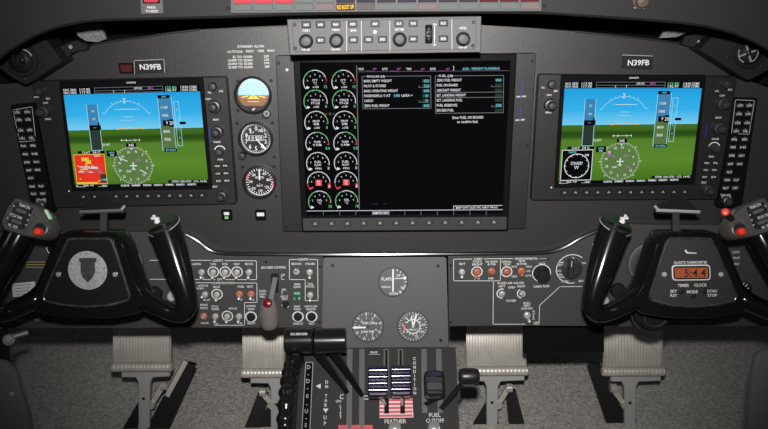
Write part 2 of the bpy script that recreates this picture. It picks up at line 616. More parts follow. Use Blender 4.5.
def screws(par, pl, pts, h, r=1.4, m=None):
    for x, y in pts:
        b = MB(); screw(b, pl, x, y, h, r, m); b.build('screw', par)
def screw(mb, pl, x, y, h, r=1.4, m=None):
    mb.lathe(pl, x, y, [(r, 0), (r, .0008), (r * .7, .0016)], m or SCREWM, h, 10)
    a = random.uniform(0, 180)
    mb.rect(pl, x, y, r * 1.2, r * .3, h + .0017, MATTE, ang=R(a))

# ================================================================== STRUCTURE
def quadbox(name, x0, x1, y0, y1, z0, z1, m):
    mb = MB()
    mb.box(((x0 + x1) / 2, (y0 + y1) / 2, (z0 + z1) / 2), ((x1 - x0) / 2, 0, 0), (0, (y1 - y0) / 2, 0), (0, 0, (z1 - z0) / 2), m)
    return struct(mb, name)
mb = MB()
nx, ny = 40, 40
FZ = 0.10
mb.box((0, -.3, FZ - .02), (1.4, 0, 0), (0, 1.2, 0), (0, 0, .02), CARPET)
floor = struct(mb, 'floor')
quadbox('wall_front', -1.4, 1.4, .88, .90, 0, .86, VOID)
quadbox('wall_left', -1.4, -1.38, -.25, .9, 0, 1.15, VOID)
quadbox('wall_right', 1.38, 1.4, -.25, .9, 0, 1.15, VOID)
# dark lining seen in the gap above the panel
mb = MB()
mb.box((0, .10, .93), (.93, 0, 0), (0, .01, 0), (0, 0, .12), VOID)
struct(mb, 'trim_1')

# ================================================================== INSTRUMENT PANEL
top = [(-28, 84), (6, 84), (28, 82), (44, 73), (62, 62), (76, 52), (92, 45), (112, 41), (140, 37.5), (170, 33), (200, 29.5), (240, 27), (290, 25), (384, 23),
       (480, 25), (530, 28), (575, 31.5), (620, 36), (655, 40), (684, 44), (702, 50), (718, 59), (735, 70), (752, 82), (770, 88), (796, 90)]
bot = [(796, 224), (660, 226), (625, 225), (607, 227), (596, 231), (580, 238), (568, 245), (556, 250), (540, 252.5), (500, 253), (450, 253.5),
       (325, 254), (240, 253.5), (220, 252.5), (209, 249), (197, 240), (186, 234), (170, 233), (120, 233), (-28, 234)]
mb = MB()
mb.plate(PM, top + bot, -0.006, 0.0, PANEL)
panel = mb.build('instrument_panel')
tag(panel, 'wide dark grey instrument panel carrying the three displays and standby gauges', 'instrument panel')
# rubber bead along its lower edge
mb = MB()
seam = [(186, 234.5), (197, 240.5), (209, 249.5), (220, 253), (240, 254), (325, 254.6), (450, 254), (500, 253.6), (540, 253), (556, 250.5), (568, 245.5), (580, 238.5), (596, 231.5), (607, 227.5)]
mb.tube([PM.px(x, y, .0138) for x, y in seam], .0030, GLOSSB, 8, 4)
mb.build('edge_seal', panel)
for seg in (top[3:11], top[16:22]):
    mb = MB()
    mb.tube([PM.px(x, y, .001) for x, y in seg], .0016, BEZ, 6, 3)
    o = mb.build('top_edge_trim', panel)
    o['label'] = 'thin glossy edge strip'
# lettering
mb = MB()
mb.text(PM, 'STANDBY ALTIM', 250.7, 46.4, 2.3, WHITE, w=26.5)
mb.text(PM, 'ALTITUDE', 234.8, 51.6, 2.1, WHITE, w=15)
mb.text(PM, 'FEET', 250, 51.2, 2.1, WHITE, w=8)
mb.text(PM, 'VIBR', 261, 50.8, 2.1, WHITE, w=7)
mb.text(PM, 'READ', 271, 50.6, 2.1, WHITE, w=7)
for i, (a, b, x0) in enumerate([('SL TO 10,000', '230', 242.5), ('10,000 TO 20,000', '250', 240.3), ('20,000 TO 25,000', '190', 240.3), ('25,000 TO 30,000', '280', 240.5)]):
    mb.text(PM, a, x0, 56.8 + i * 3.45, 2.3, WHITE, w=19.5 if i == 0 else 24.5)
    mb.text(PM, b, 266.3 + i * .25, 56.2 + i * 3.45, 2.3, WHITE, w=5)
mb.build('lettering', panel)

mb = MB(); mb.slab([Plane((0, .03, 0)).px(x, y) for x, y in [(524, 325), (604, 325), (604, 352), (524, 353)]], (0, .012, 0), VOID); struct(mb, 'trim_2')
# switch subpanels ---------------------------------------------------------
def subpanel(pts, label, cat='switch panel'):
    mb = MB()
    mb.plate(PS, pts, -.012, 0, SUB, bev=.5)
    return mb
bl = [(-28, 234), (120, 233), (170, 233), (186, 234), (197, 240), (209, 249), (220, 253), (240, 254), (323, 255)]
mb = MB()
mb.plate(PS, [(x, y - 1) for x, y in bl] + [(322, 327.5), (200, 327.5), (60, 328), (-28, 328)], -.009, 0, SUB)
lsub = mb.build('switch_panel')
tag(lsub, 'left switch panel with rows of toggles behind the left yoke', 'switch panel')
br = [(448, 254.5), (500, 253.5), (540, 253), (556, 250.5), (568, 245.5), (580, 238.5), (596, 231.5), (607, 227), (625, 225), (660, 226), (796, 226)]
mb = MB()
mb.plate(PS, [(x, y - 1) for x, y in br] + [(796, 326), (600, 326), (520, 325.5), (449, 326)], -.009, 0, SUB)
rsub = mb.build('switch_panel')
tag(rsub, 'right switch panel with orange toggles and rotary knob beside the right yoke', 'switch panel')

def toggle(mb, pl, x, y, dx, dy, h=0, m=STEEL, r=2.9, L=.014, tip=1.7):
    """lever leaning by dx,dy pixels with a rounded tip"""
    a = pl.px(x, y, h + .002)
    b = pl.px(x + dx, y + dy, h + L)
    sx, _ = pl.sc(x, y)
    d = (b - a)
    mb.tube([a, a + d * .6, a + d * .85, b, b + d.normalized() * tip * sx * .7],
            [1.0 * sx, 1.3 * sx, tip * sx, tip * sx, .5 * sx], m, 10, 2)
def switch(par, pl, x, y, dx=0, dy=5.5, base=STEEL, lever=STEEL, r=3.3, ringed=False, name='toggle_switch'):
    mb = MB()
    mb.lathe(pl, x, y, [(r, 0), (r, .003), (r * .82, .0042), (r * .55, .0046), (r * .5, .007)], base, 0, 12)
    if ringed: mb.ring(pl, x, y, 4.7, 5.7, .0005, WHITE, 0, 360, 30)
    s = mb.build(name, par)
    m2 = MB()
    toggle(m2, pl, x, y, dx, dy, 0, lever)
    m2.build('lever', s)
    return s
def pushbutton(par, pl, x, y, r, name='push_button', m=BLK, ring=True):
    mb = MB()
    mb.lathe(pl, x, y, [(r, 0), (r, .004), (r * .85, .0055), (0, .006)], m, 0, 20)
    if ring: mb.ring(pl, x, y, r + .7, r + 1.9, .0005, WHITE, 0, 360, 30)
    return mb.build(name, par)

# left panel legends
mb = MB()
LW = .55
def T(mb, pl, t, x, y, hp=2.0, w=None, m=WHITE, **k): mb.text(pl, t, x, y, hp, m, w=w, **k)
h = .0004
mb.line(PS, [(150, 260.3), (211, 260.3)], LW, h, WHITE); mb.line(PS, [(225, 260.6), (256.4, 260.8), (256.6, 279.6), (224, 279.6)], LW, h, WHITE)
mb.line(PS, [(215, 279.6), (150, 279.2)], LW, h, WHITE)
T(mb, PS, 'LIGHTS', 218, 260.5, 2.2, 10)
for x, t, w in [(196.5, 'LANDING', 9), (213, 'TAXI', 6), (225, 'ICE', 5), (236.8, 'NAV', 6), (249, 'RECOG', 8)]:
    T(mb, PS, t, x, 264.0, 2.1, w)
T(mb, PS, 'OFF', 219.5, 279.4, 2.0, 5); T(mb, PS, 'OFF', 202, 278, 1.8, 4.5)
mb.line(PS, [(196, 282.7), (211, 282.7)], LW, h, WHITE); mb.line(PS, [(234, 283), (256.8, 283.1), (257, 302.4), (244.4, 302.6), (244.6, 325.2), (214, 325.2), (214, 323)], LW, h, WHITE)
T(mb, PS, 'ICE PROTECTION', 222.5, 283, 2.1, 22)
T(mb, PS, 'ANTI-ICE', 203, 285.6, 2.0, 10); T(mb, PS, 'NORM', 200, 288.4, 2.0, 7)
T(mb, PS, 'PROP', 216.6, 287, 2.1, 7); T(mb, PS, 'FUEL', 241, 286.6, 2.1, 6.5); T(mb, PS, 'VENT', 249.8, 286.6, 2.1, 6.5)
T(mb, PS, 'PILOT', 207, 300, 1.9, 7); T(mb, PS, 'OFF', 240, 300, 1.8, 4.5); T(mb, PS, 'OFF', 252, 300, 1.8, 4.5)
T(mb, PS, 'BRAKE', 204, 304.8, 2, 7.5); T(mb, PS, 'DEICE', 204, 308, 2, 7.5)
T(mb, PS, 'STALL', 215, 306.4, 2, 7.5); T(mb, PS, 'WARN', 215, 309.2, 2, 7.5); T(mb, PS, 'PITOT', 233.2, 308.6, 2, 8)
T(mb, PS, 'LANDING', 250.8, 306, 2, 9.5); T(mb, PS, 'GEAR', 251, 309, 2, 7); T(mb, PS, 'RELAY', 251.6, 323.2, 2, 8)
T(mb, PS, 'MANUAL', 205, 323, 1.8, 8); T(mb, PS, 'OFF', 216, 324.2, 1.8, 4.5); T(mb, PS, 'OFF', 240, 323.4, 1.8, 4.5)
T(mb, PS, 'LDG GEAR CONTROL', 273.6, 267.4, 2.3, 25)
T(mb, PS, 'UP', 283, 275, 2.1, 3.6); mb.line(PS, [(281.4, 276), (281.4, 279.4), (284, 279.4)], .5, h, WHITE)
T(mb, PS, 'DOWN', 262.6, 291, 2, 7); T(mb, PS, 'LOCK', 262.6, 293.8, 2, 7); T(mb, PS, 'REL', 262.6, 296.6, 2, 5.5)
T(mb, PS, 'DN', 284, 289.6, 2.1, 4); mb.line(PS, [(282, 291), (282, 294)], .5, h, WHITE)
T(mb, PS, 'HD LT', 284.6, 296.4, 2, 7.6); T(mb, PS, 'TEST', 284.6, 299, 2, 6)
mb.line(PS, [(297, 259.5), (289.4, 259.5), (289.4, 279.5), (305.2, 279.6), (305.2, 300.6), (309, 300.6)], LW, h, WHITE)
mb.line(PS, [(309, 259.5), (317.6, 259.6), (318, 300.7), (312, 300.7)], LW, h, WHITE)
T(mb, PS, 'LIGHTS', 303, 259.4, 2.2, 10)
T(mb, PS, 'BEACON', 296.4, 263.8, 2.1, 9.5); T(mb, PS, 'STROBE', 310, 263.8, 2.1, 9.5)
T(mb, PS, 'TAIL', 310.3, 283.8, 2, 6); T(mb, PS, 'FLOOD', 310.3, 286.4, 2, 8)
T(mb, PS, 'GEAR', 297.2, 284.2, 2, 6.5); T(mb, PS, 'DOWN', 297.2, 287, 2, 7)
T(mb, PS, 'GEAR', 297, 306.4, 2, 6.5); T(mb, PS, 'WARN', 297, 309.2, 2, 7)
T(mb, PS, 'HYD FLUID', 311, 306.4, 2, 12.5); T(mb, PS, 'SENSOR', 311, 309.2, 2, 9.5)
T(mb, PS, 'SILENCE', 298, 323.6, 2, 9.5); T(mb, PS, 'TEST', 311.4, 323.6, 2, 6)
# outboard circuit legends
for i in range(3):
    mb.line(PS, [(26, 262 + i * 2.6), (50 - i, 262 + i * 2.6)], .6, h, AMBP)
mb.line(PS, [(14, 320), (52, 320)], .4, h, WHITED); mb.line(PS, [(74, 320), (92, 320)], .4, h, WHITED)
mb.build('lettering', lsub)
for x, y, rg in [(201.8, 271.8, 0), (213.3, 271.8, 1), (225.2, 271.8, 1), (237, 271.8, 1), (249.2, 271.8, 0), (296.6, 271.4, 0), (309.8, 271.8, 0), (310.3, 294.6, 0),
                 (217, 294.2, 1), (215.6, 316, 0), (227.4, 316, 1), (239.2, 316, 0)]:
    ddx, ddy = (-1.2, 6.5) if x < 260 else ((-1, -1.5) if x < 300 else (-.3, 6.5))
    switch(lsub, PS, x, y, ddx, ddy, ringed=bool(rg))
for x, y in [(239.6, 293.8), (251.2, 293.8)]:
    switch(lsub, PS, x, y, -1, 5.4, base=ORNG, r=3.7)['label'] = 'toggle on a red round base'
switch(lsub, PS, 205.2, 294, -3.6, 3.4)
o = switch(lsub, PS, 203.8, 316, -1, 1.5, base=ORNG, r=3.8); o['label'] = 'toggle on a red round base'
pushbutton(lsub, PS, 251, 316.8, 4.0)
pushbutton(lsub, PS, 298, 316.6, 3.9); pushbutton(lsub, PS, 311.6, 316.6, 3.9)
o = pushbutton(lsub, PS, 285.8, 304, 3.4, ring=False)
mb = MB(); mb.ring(PS, 285.8, 304, 2.9, 4.2, .0052, WHITE, 130, 260, 14); mb.build('white_ring', o)
mb = MB()
mb.brick(PS, 297, 293.4, 7, 4.0, 0, .002, GRNL); mb.text(PS, 'NOSE', 297, 293.4, 2.2, GRNT, .0024, w=6)
mb.brick(PS, 294.6, 298.4, 3.2, 4.0, 0, .002, GRNL); mb.brick(PS, 299.4, 298.4, 3.2, 4.0, 0, .002, GRNL)
mb.text(PS, 'L', 294.6, 298.4, 2.2, GRNT, .0024); mb.text(PS, 'R', 299.4, 298.4, 2.2, GRNT, .0024)
o = mb.build('gear_down_light', lsub); o['label'] = 'small green lettered gear lights'
screws(lsub, PS, [(266, 262), (319.8, 266.8), (319.6, 322)], 0, 1.3)
# landing gear lever: a thing of its own
gl = thing('landing_gear_lever', 'wheel shaped landing gear lever with clear handle and red lens on the left switch panel', 'lever', PS.px(269, 314))
mb = MB(); mb.plate(PS, rnd([(271, 273.6), (278.6, 273.6), (278.6, 293), (271, 293)], .6), 0, .0012, BLK); mb.build('slot_plate', gl)
mb = MB()
a, b = PS.px(275.3, 278, .003), PS.px(271, 300, .036)
mb.bar(a, b, .0075, .004, PS.n, ALUD); mb.build('lever_arm', gl)
mb = MB()
c = PS.px(269, 314.4, .042)
sx, sv = PS.sc(269, 314, .042)
vs = []
P = [c + Vector((0, 0, 1)) * (k * sv) for k in (14.5, 12.5, 8, 2, -4, -10, -13.5, -15)]
mb.tube([p + PS.n * .0 for p in P], [q * sx for q in (3.5, 6.6, 8.2, 9.0, 9.2, 8.8, 7.0, 3.5)], LENS, 20, 3, flat=.8, ref=(0, -1, 0))
hd = mb.build('handle', gl); hd['label'] = 'smoky translucent rounded handle'
mb = MB(); mb.lathe3(PS.px(267.6, 303, .052), (PS.n + Vector((0, 0, .55))).normalized(), [(4.6 * sx, 0), (4.6 * sx, .002), (3.2 * sx, .005), (0, .0062)], REDL, 20)
o = mb.build('red_lens', hd); o['label'] = 'dark red lamp lens'

# right panel legends
mb = MB()
mb.line(PS, [(472, 259), (453.6, 259.2), (453.6, 280.8), (500.4, 280.8), (500.4, 259)], LW, h, WHITE)
mb.line(PS, [(484, 258.8), (513, 258.6)], LW, h, WHITE); mb.line(PS, [(540, 258.6), (548, 258.6)], LW, h, WHITED)
mb.line(PS, [(493.4, 280.8), (493, 324.2), (525, 324.2)], LW, h, WHITE)
mb.line(PS, [(534, 324.2), (539, 324.2), (539.6, 305.4), (559.8, 286.7), (581.7, 286.5)], LW, h, WHITE)
T(mb, PS, 'CABIN', 478, 258.8, 2.1, 8); T(mb, PS, 'BAT', 462.4, 263.8, 2.1, 6)
T(mb, PS, 'START/', 477.4, 261.6, 2.1, 9); T(mb, PS, 'BRIGHT', 477.4, 264.4, 2.1, 10)
T(mb, PS, 'NO SMOKE', 491.6, 261.6, 2.0, 12); T(mb, PS, '& FSB', 491.6, 264.2, 2.0, 8)
T(mb, PS, 'DIM', 476.8, 278.6, 2, 5); T(mb, PS, 'FSB', 491, 278.4, 2, 5)
T(mb, PS, 'ENVIRONMENTAL', 526.6, 258.6, 2.1, 23)
T(mb, PS, 'MANUAL', 506.7, 261.6, 2.0, 10); T(mb, PS, 'TEMP', 506.7, 264.4, 2.0, 7)
T(mb, PS, 'VENT', 521.9, 261.2, 2.0, 7); T(mb, PS, 'BLOWER', 521.9, 263.9, 2.0, 10)
T(mb, PS, 'INCR', 514.4, 266.6, 1.9, 5.5); T(mb, PS, 'DECR', 514.4, 276.4, 1.9, 5.5)
T(mb, PS, 'HIGH', 528.8, 266.6, 1.9, 5.5); T(mb, PS, 'LO', 528.6, 271, 1.9, 3.6); T(mb, PS, 'AUTO', 528.4, 275.6, 1.9, 6)
T(mb, PS, 'INCR', 542.2, 263.6, 2, 6); T(mb, PS, 'CABIN TEMP', 541.5, 286.4, 2.1, 16)
T(mb, PS, 'BLEED AIR VALVES', 510.8, 283, 2.1, 26); T(mb, PS, 'LEFT', 502, 286.2, 2.1, 6.5); T(mb, PS, 'OPEN', 511.6, 287.4, 2.1, 7)
T(mb, PS, 'RIGHT', 521.4, 286.2, 2.1, 8); T(mb, PS, 'CLOSED', 511.2, 300.6, 2.1, 10)
T(mb, PS, 'ELEC', 527, 303, 2.1, 7); T(mb, PS, 'HEAT', 527, 305.6, 2.1, 6.5); T(mb, PS, 'GND MAX', 527, 308.4, 2.1, 11.5)
mb.vtext(PS, 'NORM', 533.6, 311.4, 319, 2.0, WHITE); T(mb, PS, 'OFF', 536, 322.6, 1.8, 5)
mb.ring(PS, 571.7, 269, 14.8, 15.6, h, WHITE, -150, 40, 40); mb.ring(PS, 571.7, 269, 14.8, 15.6, h, WHITE, 165, 205, 10)
for x, y, t, w in [(561, 262.5, 'MAN', 5), (560.4, 265, 'HEAT', 6), (558.4, 271, 'AUTO', 6), (561, 274.5, 'MAN', 5), (561.4, 277, 'COOL', 6), (571.7, 258.2, 'OFF', 5), (583.8, 263, 'ON', 4), (565, 281.4, 'PRESS', 7), (581, 281, 'SET', 5)]:
    T(mb, PS, t, x, y, 1.9, w)
for x, y, t in [(716, 245, 'OXY'), (736, 252, 'LDG'), (736, 258, 'TAXI'), (736, 264, 'VENT')]: T(mb, PS, t, x, y, 2.3, 7)
mb.build('lettering', rsub)
switch(rsub, PS, 461.9, 271.6, 0, 6)['label'] = 'plain white toggle'
for x, y, rg, ddx, ddy in [(476.9, 271.7, 1, -.8, 6), (491.5, 271, 0, -.5, 1), (506.7, 271.7, 1, 0, 1.2), (521.3, 270.6, 0, .8, 5)]:
    switch(rsub, PS, x, y, ddx, ddy, base=ORNG, lever=ORNG, r=3.8, ringed=bool(rg))['label'] = 'orange toggle'
for x, y in [(501.9, 293.5), (522.3, 293.5)]:
    s_ = switch(rsub, PS, x, y, 1.5 if x < 510 else -1, .5, r=3.4)
    m2 = MB(); m2.ring(PS, x, y, 4.4, 5.4, .0005, WHITE, 170 if x < 510 else 190, 380 if x < 510 else 330, 20); m2.build('ring', s_)
switch(rsub, PS, 527, 314.8, 2.6, 7.2, r=3.6)
kb = MB()
kb.ring(PS, 541.5, 273.1, 8.6, 9.4, .0005, WHITE, -160, 150, 40)
kb.lathe(PS, 541.5, 273.1, [(8.2, 0), (8.2, .004), (7.2, .006), (6.9, .016), (6.0, .0185), (0, .019)], BLK, 0, 32)
kb.build('temperature_knob', rsub)
kb = MB()
kb.lathe(PS, 571.7, 269, [(10.6, 0), (10.4, .003), (7, .004), (6.5, .006)], KNOB, 0, 28)
kb.brick(PS, 571.7, 269.5, 5.0, 19, .004, .017, KNOB, .8, 2)
kb.rect(PS, 571.7, 264, .9, 6, .0174, WHITED)
rk = kb.build('rotary_knob', rsub)
screws(rsub, PS, [(451, 265.4), (548, 258.6), (450.6, 322)], 0, 1.3)
# round column escutcheons and small knobs half hidden by the yokes
for par, cx, s_ in [(lsub, 121, 1), (rsub, 650, -1)]:
    mb = MB()
    mb.lathe(PS, cx, 263, [(23, 0), (23, .004), (21, .006), (16, .006), (15, .004), (0, .004)], SUB, 0, 40)
    mb.ring(PS, cx, 263, 20, 21, .0065, ALUD, 0, 360, 40)
    mb.build('column_boot_plate', par)
for par, x, y, r, m, lab in [(lsub, 155, 293, 8, BEZ, 'ribbed dark knob'), (lsub, 173, 295, 5.2, WHITED, 'pale round knob'), (rsub, 617.5, 290, 8, BEZ, 'ribbed dark knob'), (rsub, 603.5, 299, 4.6, WHITED, 'pale round knob')]:
    kb = MB(); kb.lathe(PS, x, y, [(r, 0), (r, .006), (r * .85, .009), (0, .0095)], m, 0, 24, 8, .1)
    kb.build('knob', par)['label'] = lab
kb = MB(); kb.lathe(PS, 52, 249, [(4.6, 0), (4.6, .006), (3.6, .008), (0, .008)], BLK); kb.ring(PS, 52, 249, 4.8, 5.7, .0084, WHITE, 60, 290); kb.build('knob', lsub)
kb = MB(); kb.lathe(PS, 742, 289, [(8.5, 0), (8.5, .004), (7.5, .005), (0, .005)], DIAL); kb.ticks(PS, 742, 289, 4.5, 7, .9, .0055, WHITE, -100, 120, 7)
kb.line(PS, [(740, 291), (747, 285)], 1, .0056, WHITE); kb.build('small_gauge', rsub)
# dim row of round jacks and push buttons below the left yoke
for x, r in [(33, 3.2), (46, 3.2), (60, 3.2), (84, 3.6), (98, 3.6), (122, 5)]:
    kb = MB(); kb.lathe(PS, x, 316.5, [(r, 0), (r, .006), (r * .7, .008), (0, .008)], KNOB, 0, 16); kb.build('push_button', lsub)
# paper card
mb = MB()
mb.slab([PS.px(x, y, .0012) for x, y in [(12, 283.6), (35, 281.6), (35, 290), (29, 296), (13, 297)]], -PS.n * .001, CREAM)
for i in range(4): mb.line(PS, [(15, 285.6 + i * 3), (31 - i, 284.6 + i * 3)], .6, .0014, GREYD)
o = mb.build('placard'); tag(o, 'small white paper placard on the left switch panel', 'placard')

# ================================================================== DISPLAYS
def lerp(a, b, t): return a + (b - a) * t
class Scr:
    """a screen picture drawn in u,v (0..1) over four corner pixels"""
    def __init__(s, mb, pl, q, h):
        s.mb, s.pl, s.q, s.h = mb, pl, q, h
        s.k = 0
    def at(s, u, v):
        a, b, c, d = s.q
        return (lerp(lerp(a[0], b[0], u), lerp(d[0], c[0], u), v), lerp(lerp(a[1], b[1], u), lerp(d[1], c[1], u), v))
    def z(s):
        s.k += 1
        return s.h + s.k * 4e-6
    def rect(s, u0, v0, u1, v1, m, uvs=None):
        s.mb.poly(s.pl, [s.at(u0, v0), s.at(u1, v0), s.at(u1, v1), s.at(u0, v1)], s.z(), m, uvs)
    def frame(s, u0, v0, u1, v1, w, m):
        s.mb.line(s.pl, [s.at(u0, v0), s.at(u1, v0), s.at(u1, v1), s.at(u0, v1)], w, s.z(), m, True)
    def line(s, pts, w, m):
        s.mb.line(s.pl, [s.at(*p) for p in pts], w, s.z(), m)
    def text(s, t, u, v, hp, m, w=None, ang=0):
        x, y = s.at(u, v)
        s.mb.text(s.pl, t, x, y, hp, m, s.z(), w, ang)
    def ring(s, u, v, r0, r1, m, a0=0, a1=360):
        x, y = s.at(u, v)
        s.mb.ring(s.pl, x, y, r0, r1, s.z(), m, a0, a1)
    def ticks(s, u, v, r0, r1, w, m, a0, a1, n):
        x, y = s.at(u, v)
        s.mb.ticks(s.pl, x, y, r0, r1, w, s.z(), m, a0, a1, n)
    def disc(s, u, v, r, m):
        x, y = s.at(u, v)
        s.mb.disc(s.pl, x, y, r, s.z(), m)

def flight_picture(S, inset_map):
    S.rect(0, 0, 1, 1, E_BLK)
    S.rect(0, .065, 1, .425, E_SKY, [(0, 0), (1, 0), (1, 1), (0, 1)])
    S.rect(0, .425, 1, .972, E_GND, [(0, 0), (1, 0), (1, 1), (0, 1)])
    # top strip
    for u0, u1 in [(.0, .10), (.12, .20)]:
        S.text('NAV1 108.00' if u0 == 0 else '117.95', (u0 + u1) / 2, .018, 2.4, E_WHT, w=(u1 - u0) * 128)
        S.text('NAV2 108.00' if u0 == 0 else '117.95', (u0 + u1) / 2, .046, 2.4, E_WHT, w=(u1 - u0) * 128)
    S.frame(.23, .004, .73, .058, .4, E_GRY)
    S.line([(.37, .034), (.37, .056)], .5, E_WHT); S.line([(.23, .034), (.73, .034)], .4, E_GRY); S.line([(.45, .034), (.45, .056)], .5, E_WHT)
    S.text('GPS DIS', .55, .018, 2.0, E_WHT, w=8); S.text('BRG', .64, .018, 2.0, E_MAG, w=5)
    S.text('122.80', .79, .018, 2.4, E_GRN, w=11); S.text('136.97', .79, .046, 2.4, E_WHT, w=11)
    S.text('118.00 COM1', .92, .018, 2.4, E_WHT, w=16); S.text('118.00 COM2', .92, .046, 2.4, E_WHT, w=16)
    # roll arc
    S.ring(.445, .40, 25.3, 25.8, E_LBL, -60, 60)
    S.ticks(.445, .40, 26, 27.8, .5, E_LBL, -60, 60, 5); S.ticks(.445, .40, 26, 27, .5, E_LBL, -30, 30, 7)
    S.text('V', .437, .125, 3.0, E_WHT); S.text('A', .437, .155, 2.6, E_WHT)
    S.line([(.385, .225), (.52, .225)], .5, E_WHT); S.line([(.42, .30), (.49, .30)], .45, E_LBL); S.line([(.40, .335), (.50, .335)], .4, E_LBL)
    S.text('10', .37, .225, 1.8, E_LBL); S.text('10', .535, .225, 1.8, E_LBL)
    S.line([(.36, .424), (.42, .414)], .9, E_YEL); S.line([(.56, .424), (.50, .414)], .9, E_YEL); S.line([(.43, .424), (.46, .407), (.49, .424)], .7, E_YEL)
    # airspeed tape
    S.rect(.157, .17, .237, .40, E_TBL); S.rect(.157, .40, .237, .63, E_TDK)
    S.line([(.157, .17), (.157, .63), (.237, .63), (.237, .17)], .5, E_LBL)
    S.text('60', .20, .235, 2.4, E_LBL); S.text('40', .20, .315, 2.4, E_LBL)
    S.rect(.16, .378, .245, .428, E_BLK); S.text('---', .20, .40, 2, E_WHT); S.rect(.225, .35, .237, .382, E_BLK)
    S.text('GS 0KT', .27, .575, 2.2, E_WHT, w=8)
    # altitude tape
    S.rect(.685, .12, .785, .40, E_TBL); S.rect(.685, .40, .785, .64, E_TGR)
    S.line([(.685, .12), (.685, .64), (.785, .64), (.785, .12), (.685, .12)], .5, E_LBL)
    S.rect(.685, .092, .775, .125, E_BLK); S.text('1000', .73, .108, 1.8, E_CYN)
    for i, t in enumerate(['1100', '1000', '800', '700']): S.text(t, .727, [.215, .295, .455, .535][i], 2.6, E_WHT, w=6.5)
    S.rect(.705, .345, .785, .40, E_BLK); S.rect(.75, .335, .785, .41, E_BLK); S.text('9', .735, .37, 3, E_WHT); S.text('20', .768, .372, 3.6, E_WHT, w=4)
    S.rect(.695, .625, .79, .658, E_BLK); S.text('29.92IN', .742, .642, 2.0, E_CYN, w=10)
    S.line([(.80, .16), (.835, .16), (.835, .34), (.82, .375), (.835, .41), (.835, .60), (.80, .60), (.80, .16)], .45, E_LBL)
    for v in (.24, .32, .44, .52): S.text('2' if v in (.24, .52) else '1', .818, v, 2, E_LBL)
    S.rect(.828, .362, .875, .388, E_BLK)
    # compass
    S.disc(.452, .79, 19.2, E_HSI)
    S.ring(.452, .79, 18.9, 19.3, E_LGR)
    S.ticks(.452, .79, 17.2, 18.8, .4, E_LGR, 0, 350, 36); S.ticks(.452, .79, 19.4, 21.2, .6, E_WHT, 0, 315, 8)
    cx, cy = S.at(.452, .79)
    for i, t in enumerate(['33', 'N', '3', '6', 'E', '12', '15', 'S', '21', '24', 'W', '30']):
        a = R(i * 30 - 30 + 10)
        S.mb.text(S.pl, t, cx + 14.2 * math.sin(a), cy - 14.2 * math.cos(a), 2.4, E_WHT, S.z())
    mg = E_MAG if inset_map == 'traffic' else E_WHT
    S.line([(.36, .715), (.41, .745)], .8, mg); S.line([(.50, .835), (.545, .87)], .8, mg); S.line([(.355, .70), (.365, .735)], .8, mg)
    S.line([(.43, .79), (.475, .79)], 1.0, E_WHT); S.line([(.452, .76), (.452, .83)], 1.0, E_WHT); S.line([(.44, .825), (.464, .825)], .8, E_WHT)
    S.text('GPS', .49, .735, 2.2, E_MAG); S.text('ENR', .415, .845, 1.9, E_WHT)
    S.rect(.415, .565, .49, .605, E_BLK); S.text('340', .452, .585, 2.8, E_WHT); S.line([(.44, .61), (.452, .63), (.464, .61)], .6, E_WHT)
    S.line([(.38, .535), (.52, .535)], .45, E_WHT)
    for u in (.385, .42, .485, .52): S.line([(u, .525), (u, .545)], .5, E_WHT)
    S.rect(.265, .635, .34, .695, E_BLK); S.text('HDG', .302, .655, 1.9, E_CYN); S.text('342', .302, .68, 1.9, E_WHT)
    S.rect(.05, .635, .25, .662, E_BLK); S.text('OAT  24 C', .15, .649, 2.2, E_WHT, w=18)
    # inset map
    u0, u1, v0, v1 = .015, .243, .67, .965
    if inset_map == 'terrain':
        S.rect(u0, v0, u1, v1, E_RED)
        S.rect(u0 + .055, v0 + .03, u0 + .11, v0 + .065, E_YEL); S.rect(u0 + .085, v0 + .055, u0 + .125, v0 + .095, E_YEL)
        for i in range(26):
            a, b = random.uniform(.01, .17), random.uniform(.10, .22)
            S.rect(u0 + a, v0 + b, u0 + a + random.uniform(.012, .05), v0 + b + random.uniform(.006, .012), random.choice([E_PNK, E_WHT, E_GRY]))
        S.text('TERRAIN', .12, .80, 2.6, E_WHT, w=16)
        for i in range(9):
            a, b = random.uniform(.02, .19), random.uniform(.08, .26)
            S.rect(u0 + a, v0 + b, u0 + a + .012, v0 + b + .014, E_YEL)
        S.rect(u0 + .18, v0 + .20, u1, v1 - .01, E_TDK); S.text('5NM', u0 + .205, v1 - .04, 2, E_CYN)
        S.rect(u0, v1 - .018, u0 + .16, v1, E_YEL); S.text('NORTH', .19, .685, 1.9, E_WHT, w=6)
    else:
        S.rect(u0, v0, u1, v1, E_BLK)
        S.ring(.129, .825, 11.8, 12.5, E_WHT); S.ticks(.129, .825, 10.6, 11.8, .7, E_WHT, 0, 330, 12)
        S.text('STANDBY', .129, .80, 3.0, E_WHT, w=12); S.text('W', .129, .84, 3.4, E_WHT)
        S.text('TRAFFIC', .09, .69, 2, E_CYN, w=8); S.text('NM', .20, .72, 2, E_WHT)
    S.frame(u0, v0, u1, v1, .6, E_WHT if inset_map != 'terrain' else E_YEL)
    # bottom softkey labels
    S.rect(0, .972, 1, 1, E_BLK)
    for i, t in enumerate(['INSET', '', 'PFD', '', 'CDI', 'DME', 'XPDR', 'IDENT', 'TMR', 'NRST', 'ALERTS', '']):
        if t: S.rect(i / 12 + .008, .978, (i + .9) / 12, .996, E_GRY); S.text(t, (i + .45) / 12, .987, 1.7, E_WHT, w=8)
    S.rect(.70, .942, 1, .968, E_BLK); S.text('XPDR 1200 STBY', .80, .955, 1.9, E_WHT, w=20); S.text('LCL 16:42', .94, .955, 1.9, E_WHT, w=13)
    S.rect(.02, .972, .2, .99, E_BLK); S.text('ISA +9', .1, .981, 1.9, E_WHT, w=10)

